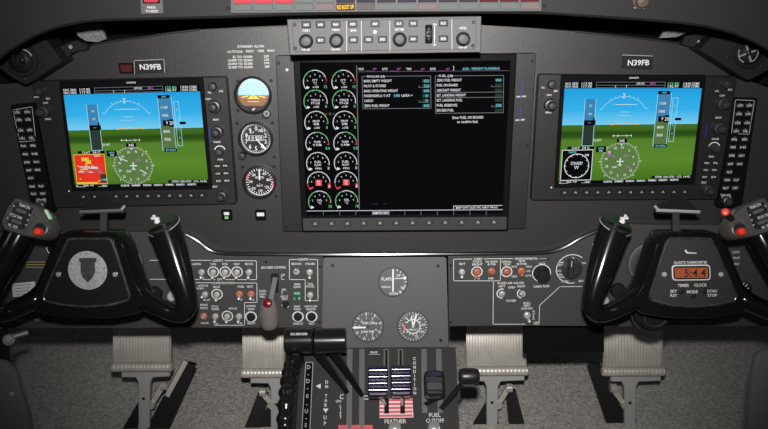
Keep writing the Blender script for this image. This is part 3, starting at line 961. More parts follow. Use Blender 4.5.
def display(label, outer, q, inset_map, keys, knobs, btns, seg, slotpx, spot):
    t = thing('flight_display', label, 'display', PM.px((outer[3][0] + outer[2][0]) / 2, outer[3][1], 0), 'primary flight displays')
    mb = MB()
    mb.plate(PM, outer, 0, .013, BEZ, bev=.8, r=3)
    # raised rim of the screen well
    rim = [(q[0][0] - 4, q[0][1] - 7), (q[1][0] + 4, q[1][1] - 7), (q[2][0] + 4, q[2][1] + 4), (q[3][0] - 4, q[3][1] + 4)]
    mb.plate(PM, rim, .012, .0145, BEZD, bev=.7, r=2)
    bez = mb.build('bezel', t)
    mb = MB()
    bx, by = (q[0][0] + q[1][0]) / 2, (q[0][1] + q[1][1]) / 2 - 4
    mb.text(PM, 'GARMIN', bx, by, 1.7, WHITE, .0149, w=9.5)
    for x, y, tx, w in seg: mb.text(PM, tx, x, y, 1.8, WHITE, .0134, w=w)
    mb.build('lettering', bez)
    mb = MB()
    S = Scr(mb, PM, q, .0150)
    flight_picture(S, inset_map)
    mb.build('screen', t)
    for i, (x, y) in enumerate(keys):
        mb = MB()
        mb.brick(PM, x, y, 8.4, 6.2, .013, .0148, BLK, .5, 1.2)
        mb.text(PM, '^', x, y + .6, 3.2, WHITED, .0150, w=2.8)
        mb.build('softkey', t)
    for x, y, r, sty in knobs:
        mb = MB()
        if sty == 'big':
            mb.lathe(PM, x, y, [(r, 0), (r, .008), (r * .9, .010), (r * .66, .0105), (r * .62, .019), (r * .5, .0205), (0, .021)], KNOB, .013, 28, 14, .06)
        elif sty == 'arc':
            mb.ring(PM, x, y, r + 1.1, r + 2.0, .0134, WHITE, -70, 70, 16)
            mb.lathe(PM, x, y, [(r, 0), (r, .010), (r * .8, .0125), (0, .013)], KNOB, .013, 24, 10, .06)
        else:
            mb.lathe(PM, x, y, [(r, 0), (r, .009), (r * .8, .0115), (0, .012)], KNOB, .013, 24, 10, .06)
        mb.build('knob', t)
    for x, y, tx in btns:
        mb = MB()
        mb.brick(PM, x, y, 6.4, 4.2, .013, .0155, BLK, .5, 1)
        mb.text(PM, tx, x, y, 1.7, WHITE, .0158, w=4.6)
        mb.build('button', t)
    mb = MB(); mb.slab([PM.px(x, y, .0142) for x, y in slotpx], -PM.n * .002, BLUE)
    mb.build('memory_card', t)['label'] = 'blue card edge in its slot'
    x, y = spot
    mb = MB(); mb.lathe(PM, x, y, [(.9, 0), (.7, .0006), (0, .001)], WHITE, .013, 10)
    mb.build('light_sensor', t)
    return t

QL = [(62.7, 88.4), (199.3, 84.8), (208.6, 185.4), (75.6, 187.6)]
ks = [83.5, 94.7, 105.6, 116.2, 126.8, 137.4, 148, 158.7, 169.6, 180.3, 191, 202]
display('left flight display with a red terrain inset map at its lower left', [(31, 81), (226.6, 76.5), (236.6, 204), (54.5, 208)], QL, 'terrain',
        [(x, 196.8 - (x - 83) * .013) for x in ks],
        [(213.5, 86.3, 4.2, 'small'), (215.3, 106.2, 6.4, 'big'), (217.8, 131.4, 6.2, 'big'), (220, 151.4, 4.0, 'arc'), (222.6, 195.3, 5.4, 'big'), (40.6, 91, 4.3, 'small'), (44.6, 111, 6.4, 'big')],
        [(217.3, 166, 'MENU'), (225.6, 165.8, 'FPL'), (218, 173.6, 'CLR'), (226.2, 173.2, 'PROC'), (218.7, 181, 'ENT'), (227, 180.6, 'D')],
        [(209.5, 92.5, 'VOL', 4), (221, 91, 'SQ', 4), (208, 99, 'COM', 5), (216, 119.6, 'BARO', 6), (217, 142, 'RANGE', 7), (220.4, 159.6, 'PAN', 5), (215, 186.6, 'DFLT', 5), (36.6, 97, 'NAV', 5), (48, 98.6, 'ID', 4), (45.4, 102.8, 'COM', 5), (48, 119, 'EMERG', 6)],
        [(208.2, 127, ), (209.8, 127), (211, 142), (209.4, 142)], (69, 191.2))
QR = [(565, 81.8), (702.6, 81.8), (690.8, 180.6), (558.2, 184.2)]
ks = [564.6, 575.5, 586.6, 597.8, 608.8, 619.7, 630.7, 641.6, 652.4, 663, 674, 684.7]
display('right flight display with a black traffic inset circle at its lower left', [(538.5, 74), (737.5, 76.4), (717.5, 199.5), (531, 200.5)], QR, 'traffic',
        [(x, 192.6 - (x - 564) * .006) for x in ks],
        [(550.8, 84, 4.2, 'small'), (549.7, 104.6, 6.4, 'big'), (724.4, 83.6, 4.2, 'small'), (721.4, 103.4, 6.4, 'big'), (717.6, 127.6, 6.2, 'big'), (714, 147.8, 4.0, 'arc'), (706.6, 189, 5.4, 'big')],
        [(706.9, 163, 'MENU'), (715.8, 163, 'FPL'), (705.8, 170, 'CLR'), (714.6, 170, 'PROC'), (704.9, 177, 'ENT'), (713.8, 177, 'D')],
        [(543, 87.6, 'VOL', 4), (556, 91, 'ID', 4), (549.4, 95, 'NAV', 5), (548.4, 112.4, 'EMERG', 6), (717, 91, 'VOL', 4), (730, 89.6, 'SQ', 4), (722, 95.6, 'COM', 5), (718.6, 117.6, 'BARO', 6), (715.4, 139, 'RANGE', 7), (711.4, 156.6, 'PAN', 5), (704, 182.6, 'DFLT', 5)],
        [(706.6, 124), (708.2, 124), (706.4, 138), (704.8, 138)], (551.4, 187.6))

# ---- centre display
t = thing('engine_display', 'large dark centre display with engine dials and weight planning page', 'display', PM.px(404, 231, 0))
mb = MB()
mb.plate(PM, [(275.5, 55.5), (536.3, 53), (525.6, 229), (282.8, 231.8)], 0, .010, BEZ, bev=.6, r=2.5)
mb.plate(PM, [(293, 56.5), (517, 53.6), (508, 231), (302, 232)], .009, .018, BEZD, bev=1.0, r=1.5)
bez = mb.build('bezel', t)
mb = MB()
mb.plate(PM, [(302.6, 218.4), (507, 216.8), (506.4, 229.6), (303.2, 231)], .0178, .0188, STRIP, bev=.4, r=.6)
mb.build('softkey_strip', bez)['label'] = 'lighter grey strip of softkeys'
QC = [(299.6, 62.4), (510.6, 60.4), (502.6, 213.6), (306.6, 215.4)]
mb = MB()
S = Scr(mb, PM, QC, .0186)
S.rect(0, 0, 1, 1, E_BLK)
def MT(t, x, y, hp, m, w=None): mb.text(PM, t, x, y, hp, m, S.z(), w)
def ML(pts, w, m): mb.line(PM, pts, w, S.z(), m)
def MR(x0, y0, x1, y1, m): mb.poly(PM, [(x0, y0), (x1, y0), (x1, y1), (x0, y1)], S.z(), m)
ML([(356.6, 66), (359.4, 209)], .7, E_GRY)
ML([(358, 71.8), (509, 70.6)], .4, emis('screen_mauve', (120, 92, 118))); ML([(453.6, 66), (453.6, 70.5)], .5, E_WHT)
for x, t_ in [(361, 'GS'), (385, 'DTK'), (409, 'TRK'), (433, 'ETE')]: MT(t_, x, 69, 2.2, E_WHT, 5.5)
for x in (370, 394, 418, 443): MT('______', x, 69.6, 2.0, E_MAG, 8); MT('KT', x + 5, 69, 2, E_MAG, 3.4)
MT('AUX - WEIGHT PLANNING', 481, 68.6, 2.6, E_CYN, 37)
# left block
ML([(366, 76.4), (362, 76.6), (363, 108.8), (431, 108.2)], .5, E_GRY); ML([(386, 76.3), (430.6, 75.8), (431, 108.2)], .5, E_GRY)
MT('PAYLOAD (LB)', 376, 76.4, 2.2, E_WHT, 18)
for i, (t_, w, v) in enumerate([('BASIC EMPTY WEIGHT', 28, '8255'), ('PILOT & STORES', 22, '200'), ('BASIC OPERATING WEIGHT', 34, '8455'), ('PASSENGERS #', 18, '0'), ('CARGO', 9, '0'), ('ZERO FUEL WEIGHT', 25, '8455')]):
    y = 80.9 + i * 4.95
    MT(t_, 363.8 + w / 2 + .1 * i, y, 2.5, E_WHT, w)
    MR(422.4, y - 1.7, 429.6, y + 1.7, E_TDK if i in (1, 4) else emis('screen_cyan_dim', (30, 74, 80)) if i == 0 else MATS['screen_cyan_dim'])
    MT(v, 426.6, y, 2.5, E_CYN, 5.5 if len(v) > 2 else 2.4)
    if i in (1, 4): ML([(418.6, y + 1.6), (429, y + 1.6)], .4, E_GRY); MT('-', 419.6, y, 2, E_WHT)
MT('0 AT', 387, 95.6, 2.5, E_WHT, 7); MT('180', 397, 95.6, 2.6, E_CYN, 6); MT('LB/EA =', 407, 95.4, 2.4, E_WHT, 11)
# right block
ML([(438, 76), (435.2, 76.2), (435.6, 113.4), (503.2, 112.6), (503.6, 75.4), (454, 75.8)], .5, E_GRY)
MT('FUEL (LB)', 446, 75.8, 2.2, E_WHT, 14)
for i, (t_, w, v) in enumerate([('ZERO FUEL WEIGHT', 25, '8455'), ('FUEL ON BOARD', 21, ''), ('AIRCRAFT WEIGHT', 24, ''), ('EST. LANDING WEIGHT', 29, ''), ('EST. LANDING FUEL', 25.5, ''), ('FUEL RESERVES', 20.5, '338'), ('EXCESS FUEL', 17, '')]):
    y = 80.1 + i * 5.02
    MT(t_, 436.8 + w / 2, y, 2.5, E_WHT, w)
    MR(495 if i not in (0,) else 495, y - 1.5, 502, y + 1.5, MATS['screen_cyan_dim'] if v else E_TDK)
    if v: MT(v, 498.6, y, 2.5, E_CYN, 5.4)
    if i in (1, 5): ML([(491, y + 1.6), (501.6, y + 1.6)], .4, E_GRY); MT('-', 492, y, 2, E_WHT)
ML([(436, 92.6), (503, 92)], .5, E_GRY); ML([(436, 97.8), (503, 97.2)], .5, E_GRY)
MT('Enter FUEL ON BOARD', 468, 117.4, 2.6, E_WHT, 31); MT('to confirm fuel.', 467.6, 121.6, 2.6, E_WHT, 21)
MR(372, 203.6, 378, 204.2, emis('screen_dim_purple', (60, 40, 90))); MR(383, 203.3, 387, 203.9, MATS['screen_dim_purple'])
# bottom label bar
ML([(307, 211), (502.4, 209.6)], .5, E_WHT)
for k in range(1, 12):
    x = 307 + k * 16.3
    ML([(x, 211), (x, 215)], .45, E_GRY)
MR(372, 211.4, 389.6, 214.6, E_GRY); MT('EMPTY WT', 380.8, 213, 2.2, E_WHT, 15)
ML([(453.6, 210), (453.6, 206), (502, 205.4)], .5, E_WHT); MT('MAP WPT AUX FPL NRST PROC', 477, 207.6, 2.0, E_WHT, 42)
# engine dials
rows = [(315, 82, 343.4, 82, 12), (315.5, 101.8, 344, 101.6, 12), (316.3, 122.8, 344.6, 122.6, 11.9), (317.2, 143.6, 345.1, 143.4, 11.8), (317.9, 163.6, 345.6, 163.2, 11.7), (318.7, 182.8, 346.1, 182.4, 11.6), (319.6, 201.8, 346.6, 201.4, 11.5)]
names = [('ITT', '\u00b0C', 'x100'), ('TORQUE', 'FT-LB', 'x100'), ('PROP', 'RPM', 'x100'), ('TURB', '% RPM', ''), ('FUEL', 'FLOW', 'PPH'), ('OIL', 'PSI', ''), ('OIL', '\u00b0C', '')]
segs = [[(-125, -78, E_WHT), (-78, -12, E_GRN), (-12, 66, E_WHT), (66, 86, E_PNK)],
        [(-125, 26, E_GRN), (26, 36, E_YEL), (36, 100, E_WHT)],
        [(-125, -40, E_WHT), (-40, 42, E_WHT), (42, 58, E_YEL), (58, 95, E_GRN)],
        [(-125, -10, E_WHT), (-10, 76, E_GRN), (76, 98, E_PNK)],
        [(-125, 98, E_WHT)],
        [(-125, -92, E_PNK), (-92, 84, E_WHT), (84, 100, E_PNK)],
        [(-125, -20, E_GRN), (-20, 40, E_WHT), (40, 80, E_GRN), (80, 95, E_YEL)]]
digs = [('12', '13', E_GRN), ('0', '0', E_GRN), ('0', '0', E_GRN), ('0.0', '0.0', E_GRN), ('0', '0', E_WHT), ('0', '0', E_PNK), ('18', '18', E_GRN)]
for (xa, ya, xb, yb, r), nm, sg, dg in zip(rows, names, segs, digs):
    for k, (x, y) in enumerate([(xa, ya), (xb, yb)]):
        for a0, a1, m in sg: mb.ring(PM, x, y, r - .7, r, S.z(), m, a0, a1)
        mb.ticks(PM, x, y, r - 2.2, r - .8, .5, S.z(), E_GRY, -120, 95, 7)
        for a in (-80, -40, 0, 40, 78):
            MT(str((a + 120) // 20), x + (r - 4.4) * math.sin(R(a)), y - (r - 4.4) * math.cos(R(a)), 1.7, E_WHT)
        if nm[0] == 'OIL' and nm[1] == 'PSI':
            MR(x - 3.2, y - 3, x + 3.2, y + 3, E_PNK)
            MT('OIL', x, y - 1.3, 1.9, E_WHT); MT('PSI', x, y + 1.3, 1.9, E_WHT)
            mb.line(PM, [(x - 8.6, y + 6.4), (x - 6, y + 4.8)], 1.3, S.z(), E_PNK)
            MR(x + 9.2, y + 1.6, x + 12, y + 5.4, E_PNK); MT(dg[k], x + 10.6, y + 3.5, 2.6, E_WHT)
        else:
            MT(nm[0], x, y - 1.6, 2.2, E_WHT, min(9, len(nm[0]) * 1.7)); MT(nm[1], x, y + 1.4, 2.1, E_WHT, min(8.6, len(nm[1]) * 1.7))
            if nm[2]: MT(nm[2], x + .6, y + 5.0, 2.0, E_WHT, 6)
            mb.poly(PM, [(x - 9.2, y + 7.0), (x - 8.4, y + 4.0), (x - 5.4, y + 5.2), (x - 6.2, y + 6.4)], S.z(), E_WHT)
            MT(dg[k], x + 10.6, y + 4.6, 2.8, dg[2], None)
MT('<  O  >', 330, 113.8, 2.4, E_GRY, 9)
mb.build('screen', t)
for x in [315.3, 331.5, 347.4, 363.6, 380, 396.2, 412.6, 429, 445.3, 461.7, 478, 494]:
    mb = MB()
    y = 223.6 - (x - 315) * .009
    mb.brick(PM, x, y, 8, 6.5, .0188, .0205, STRIP, .7, 1.6)
    mb.text(PM, '^', x, y + .8, 3.6, WHITED, .0207, w=3.0)
    mb.build('softkey', t)
screws(t, PM, [(278.6, 63), (287, 226.5), (532.3, 60.8), (527.4, 145.4)], .010, 1.5)
mb = MB(); mb.lathe(PM, 287, 69.8, [(1.5, 0), (1.3, .001), (0, .0015)], WHITE, .010, 12); mb.build('light_sensor', t)
mb = MB(); mb.slab([PM.px(x, y, .0115) for x, y in [(284, 103), (288.4, 97), (290.6, 97), (290.8, 103)]], -PM.n * .003, BEZ); mb.build('latch', t)
for y0, y1, x in [(82, 99.5, 521.6), (106, 123, 520.4)]:
    mb = MB()
    mb.slab([PM.px(a, b, .0118) for a, b in [(x - .7, y0), (x + .9, y0), (x + .3, y1), (x - 1.3, y1)]], -PM.n * .003, BLUE)
    mb.slab([PM.px(a, b, .0114) for a, b in [(x - 5, y1 - 3.4), (x + 4.4, y1 - 4), (x + 4.4, y1 - 2.6), (x - 5, y1 - 2)]], -PM.n * .003, WHITED)
    mb.build('memory_card', t)['label'] = 'blue card edge with pale latch'

# ---- audio control panels outboard of the flight displays
def audio(label, outer, box, cols, knobpos):
    t = thing('audio_control_panel', label, 'control panel', PM.px((outer[2][0] + outer[3][0]) / 2, outer[2][1], 0), 'audio control panels')
    mb = MB()
    mb.plate(PM, outer, 0, .0145, BEZD, bev=.6, r=1.5)
    mb.line(PM, box, .55, .0148, WHITED, True)
    mb.build('body', t)
    names = iter(['COM1', 'COM1', 'COM2', 'COM2', 'COM3', 'COM3', 'COM12', 'TEL', 'PA', 'SPKR', 'MKR', 'HI', 'DME', 'NAV1', 'ADF', 'NAV2', 'AUX', 'MAN', 'PLAY', 'PILOT', 'COPLT'])
    for row in cols:
        for x, y in row:
            mb = MB()
            tx = next(names)
            mb.brick(PM, x, y, 7.6, 5.4, .0145, .0165, BLK, .5, 1)
            mb.text(PM, tx, x, y, 2.3, WHITE, .0168, w=5.4)
            if y < 140: mb.text(PM, 'v', x, y - 2.2, 1.4, WHITE, .0168)
            mb.build('button', t)
    x, y = knobpos
    mb = MB()
    mb.text(PM, 'VOL  SQ', x - .5, y - 5.6, 1.8, WHITE, .0148, w=10)
    mb.lathe(PM, x, y, [(4.6, 0), (4.6, .007), (3.2, .008), (3, .014), (0, .015)], KNOB, .0145, 24, 10, .06)
    mb.ring(PM, x, y, 5.2, 5.9, .0149, WHITED, -60, 60)
    mb.build('knob', t)
ys = [112.5, 120, 130.5, 138.5, 146, 154.2, 162.3, 170.2, 178, 186.5, 194]
ax = [(17, 27), (18.8, 28), (20.4, 29.5), (22.2, 31.5), (23.5, 32.8), (25.3, 34.5), (26.9, 36.2), (28.7, 37.5), (30.5,), (32, 41), (33.6, 42.6)]
audio('left audio button panel beside the left flight display', [(10, 105), (33.4, 103), (54, 213), (33, 216)], [(13, 110), (32, 106.8), (35.8, 140.6), (19.6, 142)],
      [[(x, y - (x - r[0]) * .04) for x in r] for r, y in zip(ax, ys)], (41.4, 205))
ys = [105.6, 114, 123, 131.2, 139.5, 147.2, 155.6, 164, 172, 180, 188]
ax = [(740.3, 749.4), (739, 748.2), (737.7, 747.4), (736.4, 745.5), (734.6, 744.8), (733.3, 743), (732, 741.6), (730.4, 739.8), (729.4,), (727.3, 736.4), (726, 735.4)]
audio('right audio button panel beside the right flight display', [(733.5, 98), (758, 98.5), (742, 208), (717.5, 208)], [(735.5, 99.8), (754.6, 100.6), (749, 134.4), (731.5, 133.2)],
      [[(x, y) for x in r] for r, y in zip(ax, ys)], (726, 200.5))

# ---- standby instruments
def gauge(name, label, x, y, r, pl=PM, ht=.008):
    t = thing(name, label, 'gauge', pl.px(x, y + r, 0))
    mb = MB()
    mb.lathe(pl, x, y, [(r + 2.2, 0), (r + 2.0, ht), (r + .8, ht + .001), (r, ht), (r - .2, ht - .003)], BLK, 0, 36, capm=DIAL)
    mb.build('case', t)
    return t
def cover(t, x, y, r, pl, h):
    mb = MB(); mb.disc(pl, x, y, r, h, GLASS); mb.build('cover_glass', t)
t = gauge('attitude_indicator', 'round standby attitude indicator with blue sky and brown ground', 253.4, 94.8, 16.6)
mb = MB()
c = (253.4, 93.6)
def chord(mb, x, y, r, ytop, ybot, h, m, n=30):
    pts = []
    for k in range(n + 1):
        yy = ytop + (ybot - ytop) * k / n
        w = math.sqrt(max(0, r * r - (yy - y) ** 2)); pts.append((x + w, yy))
    mb.poly(PM, pts + [(2 * x - a, b) for a, b in pts[::-1]], h, m)
chord(mb, *c, 15.4, 78.4, 95.2, .0075, SKYD); chord(mb, *c, 15.4, 95.2, 106, .0075, BRND)
mb.ticks(PM, *c, 13, 15, .7, .0078, WHITE, -60, 60, 9)
mb.line(PM, [(242, 97.4), (249, 96), (253.4, 97), (258, 96), (265, 97.4)], 1.2, .0079, YEL); mb.poly(PM, [(247, 99), (253.4, 95), (260, 99)], .0078, YEL)
mb.line(PM, [(249, 88), (258, 88)], .6, .0078, WHITE); mb.line(PM, [(246, 91.6), (260, 91.6)], .5, .0078, WHITE); mb.line(PM, [(248, 101.6), (259, 101.6)], .5, .0078, WHITE)
mb.ring(PM, *c, 12, 12.5, .0078, WHITE, -60, 60)
mb.build('dial', t)
mb = MB(); mb.lathe(PM, 253.4, 109.6, [(2.6, 0), (2.6, .004), (0, .0045)], BEZ, .008, 14); mb.rect(PM, 253.4, 109.4, 3.4, 1, .0128, WHITE, ang=-.6); mb.build('slip_ball', t)
mb = MB(); mb.lathe(PM, 266.6, 113.6, [(4.4, 0), (4.4, .008), (3.6, .011), (0, .0115)], KNOB, .0, 20, 10, .08); mb.ring(PM, 266.6, 113.6, 2.2, 2.9, .0118, WHITED); mb.build('caging_knob', t)
cover(t, *c, 15.6, PM, .0084)
screws(t, PM, [(237.6, 81), (271, 80.6), (238, 110.6)], 0, 1.6)
t = gauge('altimeter', 'round black standby altimeter with knob, middle of the three', 256, 138.4, 15.2)
mb = MB()
mb.ring(PM, 256, 138.4, 14.4, 14.9, .0075, WHITE); mb.ticks(PM, 256, 138.4, 12.6, 14.4, .35, .0075, WHITE, 0, 352.8, 50)
for k in range(10):
    a = R(36 * k); mb.text(PM, str(k), 256 + 10 * math.sin(a), 138.4 - 10 * math.cos(a), 4.2, WHITE, .0076)
mb.rect(PM, 255, 138.2, 17, 5.2, .0077, WHITE, 1); mb.rect(PM, 255, 138.2, 16.2, 4.4, .0078, DIAL, .8)
mb.text(PM, '0 0 920', 255, 138.2, 3.6, WHITE, .0079, w=14); mb.text(PM, '1013', 261.5, 130.6, 2.6, WHITE, .0078, w=7); mb.text(PM, 'ALT', 252, 132.4, 2, WHITE, .0078)
mb.build('dial', t)
mb = MB(); mb.line(PM, [(256, 138.4), (264, 148)], 1.0, .0082, WHITE); mb.line(PM, [(262, 144.6), (265, 148.6)], 1.6, .0083, WHITE); mb.build('pointer', t)
mb = MB(); mb.lathe(PM, 242.8, 155, [(4.0, 0), (4.0, .009), (3.2, .012), (0, .0125)], KNOB, 0, 20, 10, .08); mb.build('setting_knob', t)
cover(t, 256, 138.4, 15.0, PM, .0084)
screws(t, PM, [(237, 123.4), (272.4, 122.8), (274.4, 156.8)], 0, 1.6)
t = gauge('airspeed_indicator', 'round black standby airspeed indicator, lowest of the three', 259.6, 181.6, 14.6)
mb = MB()
mb.ring(PM, 259.6, 181.6, 13.6, 14.4, .0075, WHITE, 30, 240); mb.ticks(PM, 259.6, 181.6, 11.2, 13.8, .7, .0076, WHITE, 10, 350, 30)
mb.ring(PM, 259.6, 181.6, 12.2, 13.8, .0077, STRIPE_R, 95, 120); mb.ring(PM, 259.6, 181.6, 12.4, 13.6, .0077, STRIPE_R, -80, -48)
for k, tx in enumerate(['40', '80', '120', '160', '200', '240', '280']):
    a = R(30 + 48 * k); mb.text(PM, tx, 259.6 + 9 * math.sin(a), 181.6 - 9 * math.cos(a), 2.6, WHITE, .0077, w=4)
mb.text(PM, 'AIRSPEED', 259.4, 177.4, 2.0, WHITE, .0077, w=9); mb.text(PM, 'KNOTS', 259.8, 185.6, 2, WHITE, .0077, w=6)
mb.build('dial', t)
mb = MB(); mb.line(PM, [(259.6, 182.8), (259.2, 169.6)], 1.3, .0082, WHITE); mb.disc(PM, 259.6, 181.6, 1.6, .0084, BLK); mb.build('pointer', t)
cover(t, 259.6, 181.6, 14.2, PM, .0086)
screws(t, PM, [(242.6, 167.2), (274, 166.4), (276, 196)], 0, 1.6)

# ---- registration placards, press-to-test light and small lit caption lights
for i, (pts, x, y, lab) in enumerate([([(134, 60.6), (164, 59.4), (164.6, 72.4), (134.6, 73.8)], 150.4, 66.8, 'black N39FB nameplate above the left flight display'),
                                      ([(622.4, 55), (652.6, 56), (652.2, 69.4), (622, 68)], 638.6, 62.6, 'black N39FB nameplate above the right flight display')]):
    t = thing('registration_plate', lab, 'nameplate', PM.px(x, y + 6, 0))
    mb = MB(); mb.plate(PM, pts, 0, .002, DIAL, bev=.4, r=.6, mside=BEZ)
    mb.line(PM, [pts[1 if i else 0], pts[0]] if i else [pts[3], pts[0], pts[1], pts[2]], .5, .0022, WHITED); mb.build('plate', t)
    mb = MB(); mb.text(PM, 'N39FB', x, y, 5.4, WHITE, .0024, w=21.5, bold=.02); mb.build('lettering', t)
t = thing('warning_light', 'small square dark red light left of the left N39FB nameplate', 'light', PM.px(126, 73, 0))
mb = MB(); mb.brick(PM, 126, 68.4, 14.5, 10.4, 0, .004, BEZD, .7, 1); mb.build('housing', t)
mb = MB(); mb.brick(PM, 126, 68.4, 11.6, 7.8, .004, .006, REDDK, .5, .6)
for k in range(4): mb.rect(PM, 126, 65.8 + k * 1.8, 11, .35, .0062, BLK)
mb.build('lens', t)
for x, lab, body in [(226.6, 'green lit caption light below the left standby gauges', 1), (260.4, 'white caption light below the standby airspeed indicator', 0)]:
    t = thing('caption_light', lab, 'light', PM.px(x, 220, 0))
    mb = MB(); mb.brick(PM, x, 215.4, 10.6, 10.6, 0, .004, BEZD, .8, 1.2); mb.build('housing', t)
    mb = MB()
    if body:
        mb.brick(PM, x - .2, 213.8, 5.4, 3.0, .004, .0055, CREAM, .4, .5); mb.brick(PM, x - .2, 217.8, 3.6, 2.4, .004, .0055, emis('caption_green', (150, 200, 120)), .3, .4)
    else:
        mb.brick(PM, x, 214.6, 7.4, 3.6, .004, .0055, CREAM, .4, .5)
    mb.build('lens', t)
# drilled screws on the bare panel
for x, y in [(551, 226), (130, 43.5), (205, 32.5)]:
    pass

# ================================================================== GLARESHIELD
low = [(-60, 106), (-34, 80), (0, 56), (14, 46), (30, 36.5), (46, 29.5), (62, 24.5), (82, 20.6), (104, 18.6), (165, 17), (230, 15.4), (300, 12.8), (384, 11.6), (470, 11), (545, 11.8), (590, 14.6),
       (624, 16.8), (655, 19), (684, 21.8), (710, 25.6), (734, 32), (752, 39.5), (768, 48), (800, 70), (826, 92)]
mb = MB()
mb.plate(PG, low + [(826, -40), (-60, -40)], -.004, 0, GSH)
gs = mb.build('glareshield')
tag(gs, 'dark curved glareshield hood across the top of the photo', 'glareshield')
# hood roof running forward from the face
mb = MB()
ff = [PG.px(x, y, -.001) for x, y in low]
vs = []
for p in ff:
    vs += [p, Vector((p.x, -.03, p.z + .05))]
mb.add(vs, [(2 * i, 2 * i + 1, 2 * i + 3, 2 * i + 2) for i in range(len(ff) - 1)], MATTE)
mb.build('hood_underside', gs)
mb = MB()
mb.tube([PG.px(x, y + .6, -.003) for x, y in low], .0028, MATTE, 8, 3)
mb.build('edge_padding', gs)
# annunciator block
t = thing('annunciator_panel', 'long annunciator panel of red and grey caption windows set in the glareshield', 'annunciator panel', PG.px(386, 13, 0))
mb = MB()
mb.plate(PG, [(230.6, -26), (541.6, -28), (541.6, 11.2), (386, 11.6), (230.6, 13.2)], .0006, .006, GREYD, bev=.4)
mb.build('frame', t)
lowc = [GRYW, GRYW, GRYW, GRYW, PNKW, None, BRNW, GRYW, GRYW, PNKW, GRYW, GRYW, GRYW, GRYW, PNKW]
upc = [REDW, REDW, REDW, GRYW, GRYW, PURW, PURW, PURW, PURW, PURW, PURW, PURW, REDDK, REDDK, REDDK]
for i in range(15):
    x = 242.6 + i * 20.55
    yo = -i * .12
    for row, cl in ((0, lowc[i]), (1, upc[i])):
        mb = MB()
        y = (7.6 + yo) if row == 0 else (-1.6 + yo)
        if row == 0:
            mb.brick(PG, x, y, 18.6, 6.6, .006, .0085, cl or BEZD, .4, .5)
            if cl is None: mb.text(PG, 'RUD BOOST OFF', x, y, 4.4, AMBW, .0088, w=17, bold=.03)
        else:
            mb.brick(PG, x, y, 18.6, 9.8, .006, .0085, cl, .4, .5)
        o = mb.build('caption_window', t)
        o['label'] = {REDW: 'bright red window', REDDK: 'dull red window', PURW: 'dark purple window', GRYW: 'grey window', PNKW: 'pinkish grey window', BRNW: 'brownish window', None: 'black window with amber lit words'}[cl]
screws(t, PG, [(227.6, 8.6), (544.4, 5.6)], 0.0, 1.8)
t = thing('warning_switch', 'red press to reset warning light in a grey plate on the left glareshield', 'light', PG.px(151, 14, 0))
mb = MB(); mb.plate(PG, [(139.6, -12), (162, -12), (163.4, 13.4), (141, 14)], 0, .002, GREYD, bev=.3, r=.6); mb.build('plate', t)
mb = MB(); mb.text(PG, 'PRESS', 151.4, 7.4, 2.2, WHITE, .0023, w=8.4); mb.text(PG, 'TO RESET', 152, 11.2, 2.4, WHITE, .0023, w=12.6); mb.build('lettering', t)
mb = MB(); mb.brick(PG, 150.4, -3, 17, 13, .002, .004, BEZD, .5, .6); mb.brick(PG, 150.2, -3.2, 14.4, 11.4, .004, .0062, REDW, .5, .6); mb.build('lens', t)
t = thing('test_knob', 'small brownish round knob on the right glareshield', 'knob', PG.px(640, 6, 0))
mb = MB(); mb.lathe(PG, 640, .6, [(8, 0), (8, .003), (6, .005), (5.4, .012), (0, .013)], mat('knob_brown', (.09, .06, .048), .4, spec=.6), 0, 24); mb.build('knob', t)
mb = MB(); mb.text(PG, 'VOL MIC', 639, 7.6, 2.0, WHITE, .0004, w=10); mb.build('lettering', t)

# ================================================================== AUTOPILOT MODE CONTROLLER
PF = Plane((0, -.125, 0))
t = thing('autopilot_mode_controller', 'light grey autopilot mode controller box with buttons and round knobs under the glareshield', 'controller', PF.px(385, 54, -.124))
mb = MB()
mb.plate(PF, [(287, 19.4), (481.4, 16.2), (480.6, 52.2), (290, 55)], -.1235, 0, GREY, bev=.6, mside=GREYD)
mb.plate(PF, rnd([(291.6, 21), (476.6, 18.2), (476.2, 49), (293.6, 52)], 3), -.001, .0018, GREY, bev=.5)
body = mb.build('body', t)
mb = MB()
for x, y0, y1 in [(346.5, 21.6, 51), (361.3, 21.2, 50.8), (389.8, 20.8, 50.4), (451.8, 19.6, 49)]: mb.line(PF, [(x, y0), (x + .2, y1)], .7, .0021, WHITED)
for tx, x, y, w in [('CRS1', 306, 30.4, 7), ('HDG', 335.8, 29.8, 7), ('PUSH DIR', 306, 49.6, 8), ('PUSH SYNC', 336, 49.4, 9), ('ALT SEL', 399.6, 29.4, 9.6), ('CRS2', 463, 28, 7), ('PUSH DIR', 463, 47.4, 8), ('BANK', 353.6, 30.4, 6)]:
    mb.text(PF, tx, x, y, 2.1, WHITE, .0021, w=w)
mb.text(PF, 'DN', 435, 24.4, 2, WHITE, .0021, w=3.6); mb.text(PF, 'UP', 434.6, 45, 2, WHITE, .0021, w=3.2); mb.line(PF, [(434.6, 26.5), (434.4, 43)], .7, .0021, WHITE)
mb.disc(PF, 375, 32, 1.7, .0022, WHITE)
mb.build('lettering', body)
